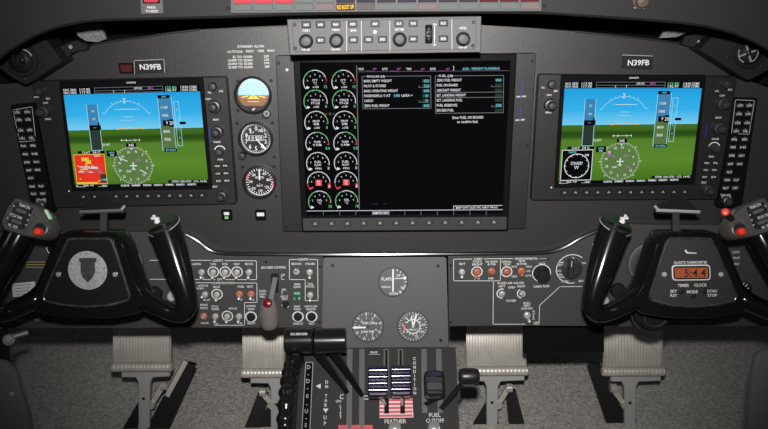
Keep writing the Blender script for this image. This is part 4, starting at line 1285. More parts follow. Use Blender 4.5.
for x, y, tx in [(306.2, 24.8, 'HDG'), (320.4, 24.7, 'APR'), (335.8, 24.4, 'NAV'), (352.8, 24.2, 'FD'), (375, 23.9, 'AP'), (399, 23.6, 'ALT'), (413.2, 23.5, 'VS'), (443.4, 23.2, 'FLC'),
                 (320.6, 40.2, 'BC'), (353.3, 39.9, 'XFR'), (368.4, 39.6, 'YD'), (382.5, 39.4, 'SPD'), (413.2, 39.1, 'VNV'), (443.4, 38.8, 'SPD')]:
    mb = MB()
    mb.brick(PF, x, y, 9.2, 6.6, .0018, .0026, BEZD, .3, 1.0)
    mb.brick(PF, x, y, 7.4, 4.9, .0026, .0048, GREYD, .5, .8)
    mb.text(PF, tx, x, y, 2.2, WHITE, .0051, w=4.8)
    mb.build('button', t)
for i, (x, y) in enumerate([(306.2, 41.2), (336.4, 40.6), (399.6, 39.4), (463, 39)]):
    mb = MB()
    mb.lathe(PF, x, y, [(7.2, 0), (7.2, .004), (6.4, .007), (5.0, .009), (4.9, .015), (4.2, .0175), (0, .018)], KNOB, .0018, 30, 12, .05, capm=GREYD)
    mb.lathe(PF, x, y, [(4.7, 0), (4.3, .0014), (2.2, .0024), (0, .0026)], GREY, .0196, 24)
    mb.build('knob', t)
mb = MB()
c = PF.px(428.4, 34.2, -.004)
sx, sv = PF.sc(428, 34)
mb.lathe3(c - Vector((3.6 * sx, 0, 0)), (1, 0, 0), [(9.6 * sx, 0), (10.4 * sx, 1 * sx), (10.6 * sx, 3.6 * sx), (10.4 * sx, 6.2 * sx), (9.6 * sx, 7.2 * sx)], BEZ, 48, 24, .05)
mb.build('pitch_wheel', t)
screws(t, PF, [(294.6, 24.8), (295.2, 48.4), (473.6, 22.2), (473, 45.6)], .0018, 1.8)

# ================================================================== CORNER AIR VENTS
def vent(label, outline, cx, cy, r, bolts, bright):
    t = thing('air_vent', label, 'air vent', PM.px(cx, cy + 20, .03), 'corner eyeball air vents')
    mb = MB(); mb.plate(PM, outline, .0005, .045, BOOT, bev=.9, r=3); mb.build('mounting_plate', t)
    mb = MB()
    mb.lathe(PM, cx, cy, [(r + 4, 0), (r + 4, .004), (r + 2.5, .007), (r + .5, .007), (r, .003)], BLK, .045, 36, capm=MATTE); mb.build('bezel_ring', t)
    mb = MB()
    prof = [(r * math.cos(R(a)), .014 * math.sin(R(a))) for a in (0, 20, 40, 55)]
    mb.lathe(PM, cx, cy, prof + [(r * .5, .009), (r * .48, .004)], BLK, .047, 32, capm=MATTE)
    b = mb.build('eyeball', t)
    mb = MB()
    if bright:
        for a in (.35, 1.95): mb.bar(PM.d(cx, cy, -9.6 * math.cos(a), 9.6 * math.sin(a), .062), PM.d(cx, cy, 9.6 * math.cos(a), -9.6 * math.sin(a), .062), .0024, .002, PM.n, CHROME)
        mb.ring(PM, cx, cy, r * .8, r * .9, .0615, CHROME, 60, 150)
        mb.ring(PM, cx, cy, r * .8, r * .9, .0615, CHROME, 200, 290)
        mb.sphere(PM.px(cx, cy, .062), .004, BLK)
    else:
        mb.ring(PM, cx, cy, r * .8, r * .9, .0605, STEEL, -70, 70)  # flat steel arc drawn as the highlight on top of the ball
        mb.sphere(PM.px(cx, cy, .060), .004, BEZ)
    mb.build('nozzle_fin_glint', b)
    screws(t, PM, bolts, .045, 2.2)
vent('round eyeball air vent in the upper left corner', [(-14, 58), (4, 44), (42, 35), (62, 62), (25.5, 85.5), (12, 78)], 22.4, 60, 12.4, [(44, 62), (24, 79), (28, 43)], False)
vent('round eyeball air vent with crossed bright fins in the upper right corner', [(700, 50), (712, 37), (778, 50), (784, 62), (748.4, 81)], 748.4, 53, 11.4, [(743, 38), (728, 58), (762, 66)], True)
# hardware in the gap beside the vents
t = thing('vent_bracket', 'black bracket with a shiny screw right of the upper left air vent', 'bracket', PM.px(70, 52, .01))
mb = MB(); mb.plate(PM, [(56, 56), (60, 46), (76, 40), (88, 45), (86, 50), (74, 52), (64, 60)], .004, .016, BOOT, bev=.6); mb.build('plate', t)
screws(t, PM, [(70.6, 47)], .016, 2.0, STEEL)
t = thing('vent_bracket', 'black bracket with a shiny screw left of the upper right air vent', 'bracket', PM.px(700, 50, .01))
mb = MB(); mb.plate(PM, [(682, 45), (686, 36), (700, 33), (714, 36), (710, 52), (700, 49)], .004, .016, BOOT, bev=.6); mb.build('plate', t)
screws(t, PM, [(699, 42)], .016, 2.0, STEEL)
for lab, pts in [('patch of speckled grey lining in the gap below the left glareshield', [(72, 24), (100, 24), (106, 39), (98, 42), (86, 41), (78, 36)]),
                 ('patch of speckled grey lining in the gap below the right glareshield', [(664, 32), (690, 24), (694, 30), (676, 37), (660, 38)])]:
    mb = MB(); mb.slab([PM.px(x, y, .006) for x, y in pts], PM.n * -.006, FABR)
    tag(mb.build('lining_patch'), lab, 'lining')

# ================================================================== FLAP AND PRESSURE GAUGE PANEL
PP = Plane(PS.px(385, 257.5), R(12))
t = thing('pedestal_gauge_panel', 'dark grey panel with flap and cabin pressure gauges between the two switch panels', 'gauge panel', PP.px(385, 347))
mb = MB(); mb.plate(PP, [(323.2, 257.4), (446.4, 256.8), (448.6, 347), (321.4, 348)], -.03, 0, FLAPM, bev=.15, r=3, mside=BEZ); mb.build('plate', t)
screws(t, PP, [(332.8, 265.6), (437.9, 266), (440.7, 340.2)], 0, 1.7)
def dial(name, label, x, y, r, face, draw):
    g = thing(name, label, 'gauge', PP.px(x, y + r, 0))
    mb = MB(); mb.lathe(PP, x, y, [(r + .9, 0), (r + .7, .002), (r, .0025), (r - .3, .001)], FLAPM, 0, 36, capm=face); mb.build('case', g)
    mb = MB(); draw(mb); mb.build('dial', g)
    mb = MB(); draw(mb, True); mb.build('pointer', g)
    mb = MB(); mb.disc(PP, x, y, r - .2, .0028, GLASS); mb.build('cover_glass', g)
def d1(mb, p=False):
    x, y = 393.1, 282
    if p: mb.line(PP, [(393, 291), (393, 270)], 1.5, .0021, WHITE); return
    mb.text(PP, 'FLAPS', 386.6, 279, 3.0, WHITE, .0014, w=10); mb.text(PP, 'UP', 398.6, 275.4, 2.6, WHITE, .0014); mb.text(PP, 'APPROACH', 386, 287, 2.0, WHITE, .0014, w=9)
    mb.text(PP, 'DOWN', 393, 293.6, 2.4, WHITE, .0014, w=7); mb.line(PP, [(395, 278.6), (405, 278)], .9, .0014, WHITE); mb.text(PP, 'DN', 403, 287.4, 2.2, WHITE, .0014)
    mb.ticks(PP, x, y, 11.4, 13.6, .7, .0014, WHITE, 20, 160, 9); mb.disc(PP, 404.8, 278, 1.8, .0015, WHITE, 10); mb.text(PP, '%', 400, 292, 3, WHITE, .0014)
def d2(mb, p=False):
    x, y = 368, 326.5
    if p: mb.line(PP, [(365, 327.4), (353.6, 327.8)], 1.7, .0021, WHITE); mb.disc(PP, x, y, 1.2, .0022, BLK, 12); return
    mb.ticks(PP, x, y, 12, 14.2, .5, .0014, WHITED, -80, 260, 26); mb.ticks(PP, x, y, 11, 14.4, .8, .0014, WHITE, -90, 240, 9)
    for k, tx in enumerate(['0', '.5', '1', '2', '4', '6', '2', '1', '.5']): a = R(-90 + 40 * k); mb.text(PP, tx, x + 8.6 * math.sin(a), y - 8.6 * math.cos(a), 2.6, WHITE, .0014)
    mb.text(PP, 'CABIN CLIMB', 368.4, 323, 2.4, WHITE, .0014, w=13); mb.text(PP, '1000 FPM', 368.4, 331.6, 2.2, WHITE, .0014, w=11)
def d3(mb, p=False):
    x, y = 413, 326.4
    if p: mb.line(PP, [(413, 327), (416.4, 315)], 1.6, .0021, WHITE); mb.line(PP, [(413, 327), (411.6, 317)], 1.2, .0021, WHITE); mb.disc(PP, x, y, 1.4, .0023, WHITED, 12); return
    mb.ticks(PP, x, y, 12.4, 14.4, .5, .0014, WHITE, 0, 345, 30); mb.ring(PP, x, y, 6.6, 7.5, .0014, WHITE, -60, 250); mb.ticks(PP, x, y, 7.5, 9.4, .7, .0014, WHITE, -60, 250, 14)
    for k in range(8): a = R(-120 + 40 * k); mb.text(PP, str(k * 5), x + 10.6 * math.sin(a), y - 10.6 * math.cos(a), 2.4, WHITE, .0014)
    mb.ring(PP, x, y, 8, 10, .0015, STRIPE_R, -110, -80); mb.text(PP, 'CABIN ALT', x, 329.6, 1.9, WHITE, .0014, w=9)
dial('flap_gauge', 'round grey flap position gauge, top one on the gauge panel', 393.1, 282, 14.4, DIALG, d1)
dial('cabin_climb_gauge', 'round cabin climb gauge at lower left of the gauge panel', 368, 326.5, 15.3, DIALG, d2)
dial('cabin_altitude_gauge', 'round cabin altitude gauge at lower right of the gauge panel', 413, 326.4, 15.3, DIALG, d3)

# ================================================================== THROTTLE QUADRANT
base = PP.px(385, 348, -.004)
PQ = Plane(base, R(52))
t = thing('throttle_quadrant', 'black throttle quadrant with lettered slots in the centre pedestal', 'throttle quadrant', Vector((base.x, base.y, FZ)))
out = [(300.5, 348), (455.6, 347), (461, 470), (290, 470)]
fp = [PQ.px(x, y) for x, y in out]
mb = MB()
vs = fp + [Vector((p.x, p.y, FZ)) for p in fp]
mb.add(vs, [(0, 1, 2, 3), (0, 4, 5, 1), (1, 5, 6, 2), (2, 6, 7, 3), (3, 7, 4, 0)], QUAD)
mb.build('body', t)
mb = MB()
for xa, xb in [(349.8, 349), (362, 361.6), (386.4, 386.2), (400.6, 401), (424, 424.6), (438.6, 440.4)]:
    y1 = 440 if xa < 370 else 413
    mb.poly(PQ, [(xa - 2.7, 349), (xa + 2.7, 349), (xb + 2.7, y1), (xb - 2.7, y1)], .0008, SLOT)
    mb.poly(PQ, [(xa - 1.2, 350), (xa + 1.2, 350), (xb + 1.2, y1 - 1), (xb - 1.2, y1 - 1)], .0012, MATTE if xa > 370 and xa < 420 else SLOT)
mb.build('lever_slots', t)
mb = MB()
mb.poly(PQ, [(379.6, 399), (412.4, 398.4), (413.4, 417.4), (379.6, 418)], .0014, STRIPE_W)
for k in range(5):
    y = 400.4 + k * 3.9
    mb.poly(PQ, [(379.7, y - 1.2), (412.5, y - 1.7), (412.7, y + .6), (379.7, y + 1.1)], .0017, STRIPE_R)
for x in (386.6, 402.6): mb.poly(PQ, [(x - 2.2, 397), (x + 2.2, 397), (x + 2.4, 413.6), (x - 2.4, 413.6)], .0020, MATTE)
for x in (343, 356, 368): mb.poly(PQ, [(x - 4.6, 425), (x + 4.6, 425), (x + 5, 440), (x - 5, 440)], .0014, STRIPE_R)
mb.build('striped_placard', t)['label'] = 'red and white striped feather placard'
mb = MB()
mb.text(PQ, 'FEATHER', 395.4, 421.2, 4.2, WHITE, .0014, w=21.5); mb.text(PQ, 'FUEL', 434.8, 415, 3.9, WHITE, .0014, w=11.6); mb.text(PQ, 'CUTOFF', 435, 420.6, 4.0, WHITE, .0014, w=18)
mb.vtext(PQ, 'CONDITION', 414.4, 358.6, 393, 3.0, WHITE, .0014, 414.8)
mb.vtext(PQ, 'DN TAB', 326.8, 382, 405, 3.2, WHITE, .0014, 325.6); mb.poly(PQ, [(323, 408.6), (328.4, 408.6), (325.7, 413)], .0014, WHITE); mb.vtext(PQ, 'UP', 325, 417.4, 423.4, 3.8, WHITE, .0014)
mb.poly(PQ, [(315.8, 386), (320.8, 383.6), (320.6, 388.8)], .0014, WHITE)
mb.text(PQ, 'C', 341.6, 396.6, 4.6, WHITE, .0014); mb.vtext(PQ, 'LIFT', 340.6, 406, 417, 3.0, WHITE, .0014); mb.text(PQ, 'ON', 338.4, 401.2, 2.6, WHITE, .0014)
mb.line(PQ, [(364.4, 396), (368, 396)], .8, .0014, WHITE); mb.line(PQ, [(364.4, 399), (368, 399)], .8, .0014, WHITE); mb.text(PQ, 'PROP', 374, 352.4, 2.0, WHITE, .0014, w=7); mb.line(PQ, [(369, 354.4), (379.6, 354.2)], .5, .0014, WHITED)
mb.build('lettering', t)
for x in (394.8, 434):
    mb = MB(); mb.lathe(PQ, x, 429, [(7, 0), (7, .006), (5.6, .010), (2.4, .012), (0, .012)], CHROME, 0, 24); mb.build('friction_knob', t)
# elevator trim wheel
tw = thing('elevator_trim_wheel', 'black knobbly elevator trim wheel with white scale strip on the left pedestal edge', 'trim wheel', PQ.px(297, 440, 0))
mb = MB()
wc = PQ.px(294.6, 436, -.02)
rad = (PQ.px(294, 356, .018) - wc).length
NW = 288
ring = [wc + Vector((0, math.cos(2 * math.pi * k / NW), math.sin(2 * math.pi * k / NW))) * rad * .93 for k in range(NW + 1)]
mb.tube(ring, [.0135 * (1 - .24 * (.5 + .5 * math.cos(2 * math.pi * 36 * k / NW))) for k in range(NW + 1)], GLOSSB, 16, 1, False, ref=(1, 0, 0))
mb.lathe3(wc - Vector((.004, 0, 0)), (1, 0, 0), [(rad * .3, 0), (rad * .92, 0), (rad * .92, .008), (rad * .3, .008)], BLK, 48)
mb.build('wheel', tw)
mb = MB()
mb.slab([PQ.px(x, y, .0035) for x, y in [(305.6, 362), (313.2, 362), (309.6, 445), (301, 445)]], -PQ.n * .003, BEZD)
mb.line(PQ, [(305.8, 362.4), (313, 362.4), (309.4, 440), (301.2, 440)], .6, .0038, WHITED, True)
for k, (y, tx) in enumerate([(367, 'D'), (374, '-'), (381, 'D'), (388, '-'), (396, '0'), (404, '-'), (411, 'U'), (418, '-'), (425, '5')]):
    mb.text(PQ, tx, 309 - (y - 362) * .052, y, 4, WHITED, .0038)
mb.build('scale_strip', tw)

def lever(name, label, cat, group, arms, draw):
    g = thing(name, label, cat, PQ.px(*arms[0][1], 0), group)
    for (a, ha), (b), w, m in [((x[0], x[2]), x[1], x[3], x[4]) for x in arms]:
        mb = MB(); mb.bar(PQ.px(*b, -.004), PQ.px(*a, ha), w, .004, (1, 0, 0), m); mb.build('lever_arm', g)
    mb = MB(); draw(mb); return g, mb
# power levers: two cylinders end to end, on flat raked arms
for i, (xa, xb, lab, arm) in enumerate([(284.8, 313.4, 'left half of the black cylinder grip, with go around lettering', ((314, 350), (346.6, 394))), (314.4, 346.4, 'right half of the black cylinder grip, plain', ((330, 350), (361.4, 397)))]):
    g = thing('power_lever', lab, 'power lever', PQ.px(*arm[1], 0), 'power levers')
    H_ = .075
    mb = MB()
    ym = 341.4 - (xa + xb) / 2 * .0015
    A, B = PQ.px(xa, 341, H_), PQ.px(xb, 340.4, H_)
    sx, _ = PQ.sc(330, 340, H_)
    L = (B - A).length
    rr = 12.6 * sx
    mb.lathe3(A, (B - A), [(rr * .86, 0), (rr, .002), (rr, L - .002), (rr * .92, L)], GLOSSB, 32)
    if i == 0: mb.text(Plane(PQ.px(299, 334, H_ + rr * 1.03), R(40)), 'GO AROUND', 299, 334, 2.4, WHITE, .0004, w=17)
    mb.build('grip', g)
    mb = MB()
    p0, p1 = PQ.px(*arm[0], H_ - (.021 if i == 0 else .014)), PQ.px(*arm[1], .006)
    d = (p1 - p0).normalized()
    side = Vector((1, 0, 0)) - d * d.x; side.normalize()
    nn = side.cross(d).normalized()
    w0 = [(.010, -.006), (.013, .0)]
    mb.slab([p0 - side * .005, p0 + side * .0085, p1 + side * .004, p1 - side * .001], nn * .004, BEZD)
    if i == 0: mb.bar(p0, PQ.px(307, 342, H_ - .004), .008, .008, PQ.n, BEZD)
    mb.tube([p0 + side * .0085 + nn * .003, p1 + side * .004 + nn * .003], .0016, BLK, 8, 1)
    mb.build('lever_arm', g)
# propeller levers with ribbed knobs
for i, (x, lab) in enumerate([(378, 'left propeller lever with ribbed dark blue knob'), (401, 'right propeller lever with ribbed dark blue knob')]):
    g = thing('propeller_lever', lab, 'propeller lever', PQ.px(x + (8 if i == 0 else 1.6), 404, 0), 'propeller levers')
    mb = MB()
    c = PQ.px(x, 381, .045)
    sx, sv = PQ.sc(x, 381, .045)
    P2 = Plane(c, R(40))
    mb.brick(P2, x, 381 - i * .8, 20.6, 31, -.016, .006, BLUEK, 1.6, 3)
    kn = mb.build('knob', g)
    for k in range(4):
        y = 370.2 + k * 6.6 - i * .8
        m2 = MB()
        m2.tube([P2.d(x, y, q, 0, .006) for q in (-9.8, -9.2, 0, 9.2, 9.8)], [2.0 * sx, 2.9 * sx, 2.9 * sx, 2.9 * sx, 2.0 * sx], RIBM, 20, 1)
        m2.build('rib', kn)
    mb = MB(); mb.bar(PQ.px(x + (8 if i == 0 else 1.6), 408, -.006), PQ.px(x, 390, .036), .004, .0045, (0, 0, 1), STEEL); mb.build('lever_arm', g)
# condition levers
g = thing('condition_lever', 'left condition lever with black rounded knob above the fuel cutoff lettering', 'condition lever', PQ.px(424, 404, 0), 'condition levers')
mb = MB(); P2 = Plane(PQ.px(434.6, 382, .05), R(46))
mb.brick(P2, 434.6, 382.6, 20.6, 26, -.014, .004, BLK, 2.2, 5); mb.brick(P2, 434.6, 386, 18, 10, .003, .009, KNOB, 1.6, 3); mb.brick(P2, 434.6, 374, 16, 6, .003, .0065, BLUEK, 1.2, 2)
mb.build('knob', g)
mb = MB(); mb.bar(PQ.px(424, 405, -.003), PQ.px(444, 394, .034), .0045, .006, (0, 0, 1), BEZ); mb.build('lever_arm', g)
g = thing('condition_lever', 'right condition lever with black knob standing out beyond the pedestal edge', 'condition lever', PQ.px(440, 409, 0), 'condition levers')
mb = MB()
c = PQ.px(469, 376.4, .055); sx, _ = PQ.sc(469, 376, .055)
mb.tube([c + Vector((k * sx, 0, 0)) for k in (-10.4, -9, -4, 4, 9, 10.4)], [q * sx for q in (4, 7, 8.2, 8.2, 7, 4)], BLK, 20, 3)
mb.build('knob', g)
mb = MB(); mb.bar(PQ.px(440, 410, -.003), PQ.px(461, 385, .046), .0045, .008, (0, 0, 1), BEZ); mb.build('lever_arm', g)

# ================================================================== CONTROL YOKES
PY = Plane((0, -.16, PM.px(100, 275).z), R(10))
def yoke(mirror, label):
    X = (lambda x: 779.5 - x) if mirror else (lambda x: x)
    sg = -1 if mirror else 1
    pp = lambda x, y, h=0.0: PY.px(X(x), y, h)
    def outl(pts): return [(X(x), y) for x, y in (pts[::-1] if mirror else pts)]
    sx, _ = PY.sc(X(90), 270)
    t = thing('control_yoke', label, 'yoke', PS.px(X(91), 290, .01), 'control yokes')
    # hub casting
    mb = MB()
    mb.plate(PY, outl(rnd([(60, 233), (117, 233), (124, 242), (131, 264), (139, 286), (147, 299), (140, 314), (110, 319), (66, 319), (38, 315), (30, 304), (33, 291), (44, 264), (51, 246)], 5)), -.034, .006, YOKE, bev=3.0)
    hub = mb.build('hub', t, 50)
    mb = MB()
    pts = [(68.4, 239), (110.6, 238.6), (117, 255), (130, 296.6), (128, 300), (110, 305), (86, 306.6), (62, 304.6), (45, 300.5), (43, 296.6), (56, 266)]
    mb.plate(PY, outl(rnd(pts, 2.5, 3)), .005, .0085, CLKP if mirror else YPLATE, bev=.7, mside=YPLATE, capm=None)
    pl_ = mb.build('face_plate', t)
    mb = MB()
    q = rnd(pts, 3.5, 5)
    mb.tube([PY.px(X(a), b, .0072) for a, b in q + q[:2]], 1.5 * sx, RIMHL, 10, 1)
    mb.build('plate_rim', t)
    for bx in (58.6, 115.2):
        mb = MB(); mb.lathe(PY, X(bx), 274.4, [(2.6, 0), (2.6, .0012), (1.8, .0024), (0, .0026)], STEEL if mirror else CHROME, .0085, 16); mb.build('screw', t)
    # horns: one continuous arm from the hub up to the grip
    mb = MB()
    P = [(132, 290, -.014), (144, 299, -.010), (158, 306.4, -.004), (172, 312.6, .004), (182.6, 313.4, .012), (187.6, 304, .016), (185.0, 290, .014), (178.2, 268, .008), (171.2, 246, .001), (164.4, 226.5, -.005)]
    rr = [12, 10.4, 9.2, 8.6, 9.0, 9.8, 11.2, 13.4, 15, 16]
    mb.tube([pp(*p) for p in P], [r * sx for r in rr], YOKE, 24, 6)
    horn = mb.build('inner_horn', t, 60)
    mb = MB()
    ax = (PY.ex * (-.34 * sg) + PY.ez * .86 + PY.n * .38).normalized()
    c = pp(164.2, 226, -.004)
    mb.lathe3(c - ax * .003, ax, [(16.2 * sx, 0), (16.4 * sx, .0022)], YOKE, 40)
    mb.lathe3(c, ax, [(16.4 * sx, -.0008), (17.0 * sx, -.0004), (17.0 * sx, .0004), (16.4 * sx, .0008)], STEEL, 40)
    mb.lathe3(c, ax, [(16.5 * sx, .0006), (16.3 * sx, .0045), (15.2 * sx, .0062), (10 * sx, .007), (0, .0072)], BLK, 40)
    mb.build('grip_cap', horn)['label'] = 'black grip end cap with a bright seam ring'
    mb = MB()
    e1 = ax.cross(Vector((1, 0, 0))).normalized()
    sw = c + ax * .0068 - PY.ex * sg * .006
    mb.lathe3(sw, ax, [(.0042, 0), (.0042, .003), (.002, .004), (.0018, .010), (.0028, .0115), (0, .013)], WHITE, 12)
    mb.box(sw + ax * .007, PY.ex * .0055, ax * .0012, e1 * .0016, WHITE)
    mb.build('trim_switch', horn)['label'] = 'small white trim switch'
    # outer horn with the switch pod
    mb = MB()
    P = [(48, 290, -.014), (36, 299, -.006), (22, 306, .008), (6, 312.6, .024), (-8, 314, .040), (-17, 305, .048), (-10, 290, .042), (1, 268, .024), (12, 249, .007), (21, 232, -.004)]
    rr = [12, 10.4, 9.2, 8.8, 9.2, 10, 11, 12.6, 13.6, 14]
    mb.tube([pp(*p) for p in P], [r * sx for r in rr], YOKE, 24, 6)
    horn2 = mb.build('outer_horn', t, 60)
    pod = MB()
    PO = Plane(pp(27, 218, .016), R(24), yaw=0)
    fo = [(15, 196.5), (37, 205.5), (46, 213), (51, 225), (49, 234), (42, 239), (24, 236.5), (3, 230), (0, 222), (7, 206)]
    pod.plate(PO, outl(rnd(fo, 3)), -.030, 0, PODM, bev=1.6)
    podo = pod.build('switch_pod', horn2, 50)
    podo['label'] = 'dark grey pod with rocker switches'
    # details of the pod live beside it as parts of the yoke
    mb = MB()
    kp = [(15.6, 200.6), (34.6, 207.6), (26, 229), (21, 230), (6, 225.6)]
    mb.plate(PO, outl(rnd(kp, 2)), -.001, .0022, BLK, bev=.5, mside=GREYD)
    a0 = math.radians(20) * sg
    for (x, y, tx, w) in [(24.4, 206.2, 'TRIM DN', 12), (15.8, 216.2, 'PITCH TRIM', 13), (13, 226, 'MIC  XPDR', 10)]:
        mb.text(PO, tx, X(x), y, 2.9, WHITE, .0026, w=w, ang=a0)
    for (x, y) in [(14, 206), (29.4, 215), (27.6, 220), (26, 225), (7.6, 218)]: mb.disc(PO, X(x), y, .9, .0026, WHITED, 10)
    mb.build('switch_plate', t)
    for (x, y) in [(20.4, 211), (15.6, 221.6)]:
        mb = MB(); mb.brick(PO, X(x), y, 11.4, 3.8, .002, .006, GREYD, .9, 1.8, ang=a0); mb.build('rocker_switch', t)
    mb = MB()
    mb.lathe(PO, X(41.5), 229.6, [(7.6, 0), (7.4, .003), (6.0, .004)], PODM, -.001, 28, capm=BLK)
    mb.build('button_collar', t)
    mb = MB(); mb.lathe(PO, X(39.6), 232, [(4.1, 0), (4.1, .006), (3.2, .008), (0, .009)], RED, .003, 24); o = mb.build('red_button', t); o['label'] = 'bright red push button'
    mb = MB(); mb.brick(PO, X(47.4), 214.4, 2.6, 11, -.004, .002, GRNT if not mirror else GREYD, .4, .6, ang=-.55 * sg); mb.build('side_tab', t)
    if mirror:
        mb = MB(); b = PY.px(732, 219, .02); c2 = PY.px(725.4, 212.4, .03)
        mb.tube([b, c2], .004, BLK, 12, 1); mb.lathe3(c2, (-.4, -.8, .35), [(3.8 * sx, 0), (3.8 * sx, .005), (2.6 * sx, .007), (0, .0076)], RED, 20)
        mb.build('red_button', t)
    # column shaft back to the panel and its bellows
    mb = MB()
    a = PY.px(X(91), 282, -.03)
    mb.lathe3(a, (0, 1, 0), [(17 * sx, 0), (17 * sx, abs(PS.o.y - a.y) - .0075)], GLOSSB, 32)
    mb.build('column_shaft', t)
    if mirror:
        mb = MB()
        c = PY.px(655, 315, -.05)
        mb.lathe3(c, (0, 1, 0), [(17 * sx, 0), (20 * sx, .004), (20 * sx, .03), (17 * sx, .034)], MATTE, 36)
        for k, r_ in enumerate((12, 15.4, 18.8, 21.6)):
            cc = c + Vector((0, -.004 + .006 * k, 0))
            mb.tube([cc + Vector((math.cos(2 * math.pi * q / 40), 0, math.sin(2 * math.pi * q / 40))) * r_ * sx for q in range(41)], 1.0 * sx, BELLM, 8, 1, False)
        mb.build('bellows', t)
    return t, X, pl_
yl, X, fp_ = yoke(False, 'left control yoke with a pewter shield emblem on its hub')
mb = MB()
mb.ring(PY, 87.6, 270.4, 0, 19.4, .0091, PEWTER, 0, 360, 40)
mb.ring(PY, 87.6, 270.4, 18.6, 19.6, .0093, STEEL, 0, 360, 40)
sh = [(79, 258), (96.2, 258), (96.2, 261.4), (94.6, 262.4), (94.8, 272), (92.4, 277.6), (87.6, 282.4), (82.8, 277.6), (80.6, 272), (80.6, 262.4), (79, 261.4)]
mb.slab([PY.px(x, y, .0102) for x, y in sh], -PY.n * .001, SHIELD)
mb.build('emblem', yl)['label'] = 'round pewter emblem with dark shield'
yr, X, fp_ = yoke(True, 'right control yoke with an orange digital clock on its hub')
mb = MB()
mb.poly(PY, [(684.4, 250.4), (686, 249.6), (687.6, 252.2), (697, 252.8), (696.4, 253.6), (686.4, 253.4)], .0091, WHITE)
mb.text(PY, 'QUARTZ THERMOMETER', 690.6, 262.4, 2.5, WHITE, .0091, w=33)
mb.text(PY, 'TIMER', 683.4, 285.4, 2.9, WHITE, .0091, w=11.4); mb.text(PY, 'CLOCK', 700.6, 285, 2.9, WHITE, .0091, w=12.6)
mb.text(PY, 'SET', 673.6, 291.2, 2.7, WHITE, .0091, w=6.8); mb.text(PY, 'RST', 673.8, 295.4, 2.7, WHITE, .0091, w=6.8); mb.text(PY, 'MODE', 692.4, 291.8, 2.9, WHITE, .0091, w=10.8)
mb.text(PY, 'DT/AV', 712.4, 291, 2.7, WHITE, .0091, w=10); mb.text(PY, 'STOP', 712.4, 295.2, 2.7, WHITE, .0091, w=9.4)
mb.build('lettering', yr)
mb = MB()
mb.plate(PY, rnd([(671.8, 265), (710.4, 264.6), (711, 280.4), (672.4, 280.8)], 4), .0085, .0098, WHITE, bev=.4)
mb.plate(PY, rnd([(673, 266.2), (709.2, 265.8), (709.8, 279.2), (673.6, 279.6)], 3), .0098, .0102, BLK)
ck = mb.build('clock_frame', yr); ck['label'] = 'white rounded clock frame'
mb = MB(); mb.poly(PY, [(674.4, 267.8), (707.6, 267.6), (708.2, 277.8), (675, 278)], .0105, LCD)
mb.text(PY, '5:4.4', 695.2, 273, 7.6, LCDT, .0107, w=21.5, ang=0)
mb.build('clock_screen', ck)['label'] = 'orange lit screen reading 5:4.4'
for x, y in [(681.6, 291.4), (704.2, 290.8), (693, 296)]:
    mb = MB(); mb.lathe(PY, x, y, [(2.7, 0), (2.7, .002), (1.9, .003), (0, .0031)], BLK, .0085, 16); mb.build('clock_button', yr)

# chart clips standing on the yokes
for mirror, lab in ((False, 'black chart clip with grey front lip on the left yoke'), (True, 'black chart clip with worn silver lip on the right yoke')):
    X = (lambda x: 779.5 - x) if mirror else (lambda x: x)
    p0 = PY.px(X(104), 233, -.014)
    t = thing('chart_clip', lab, 'clip', p0, 'chart clips')
    b0 = PY.px(X(104), 212, -.014)
    PB = Plane(b0, R(58))
    mb = MB()
    pts = [(80, 212), (84, 206.6), (95, 197), (105.6, 193), (113, 200.6), (120.6, 202.4), (125, 206), (123, 211.4)]
    mb.plate(PB, [(X(a), b) for a, b in (pts[::-1] if mirror else pts)], -.005, 0, BOOT, bev=.6)
    mb.build('clip_plate', t)
    mb = MB(); mb.bar(PB.px(X(79.6), 212, .001), PB.px(X(123.4), 210.2, .001), .003, .003, PB.n, ALUC if mirror else ALUD); mb.build('front_lip', t)
    mb = MB(); mb.tube([PB.px(X(121.6), 209.6, .003), PB.px(X(124.6), 206, .004)], .0022, CHROME, 10, 1); mb.build('hook', t)
    mb = MB(); mb.bar(p0 + Vector((0, 0, .002)), b0 + Vector((0, 0, .0)), .0095, .004, (0, -1, 0), KNOB); mb.build('stem', t)

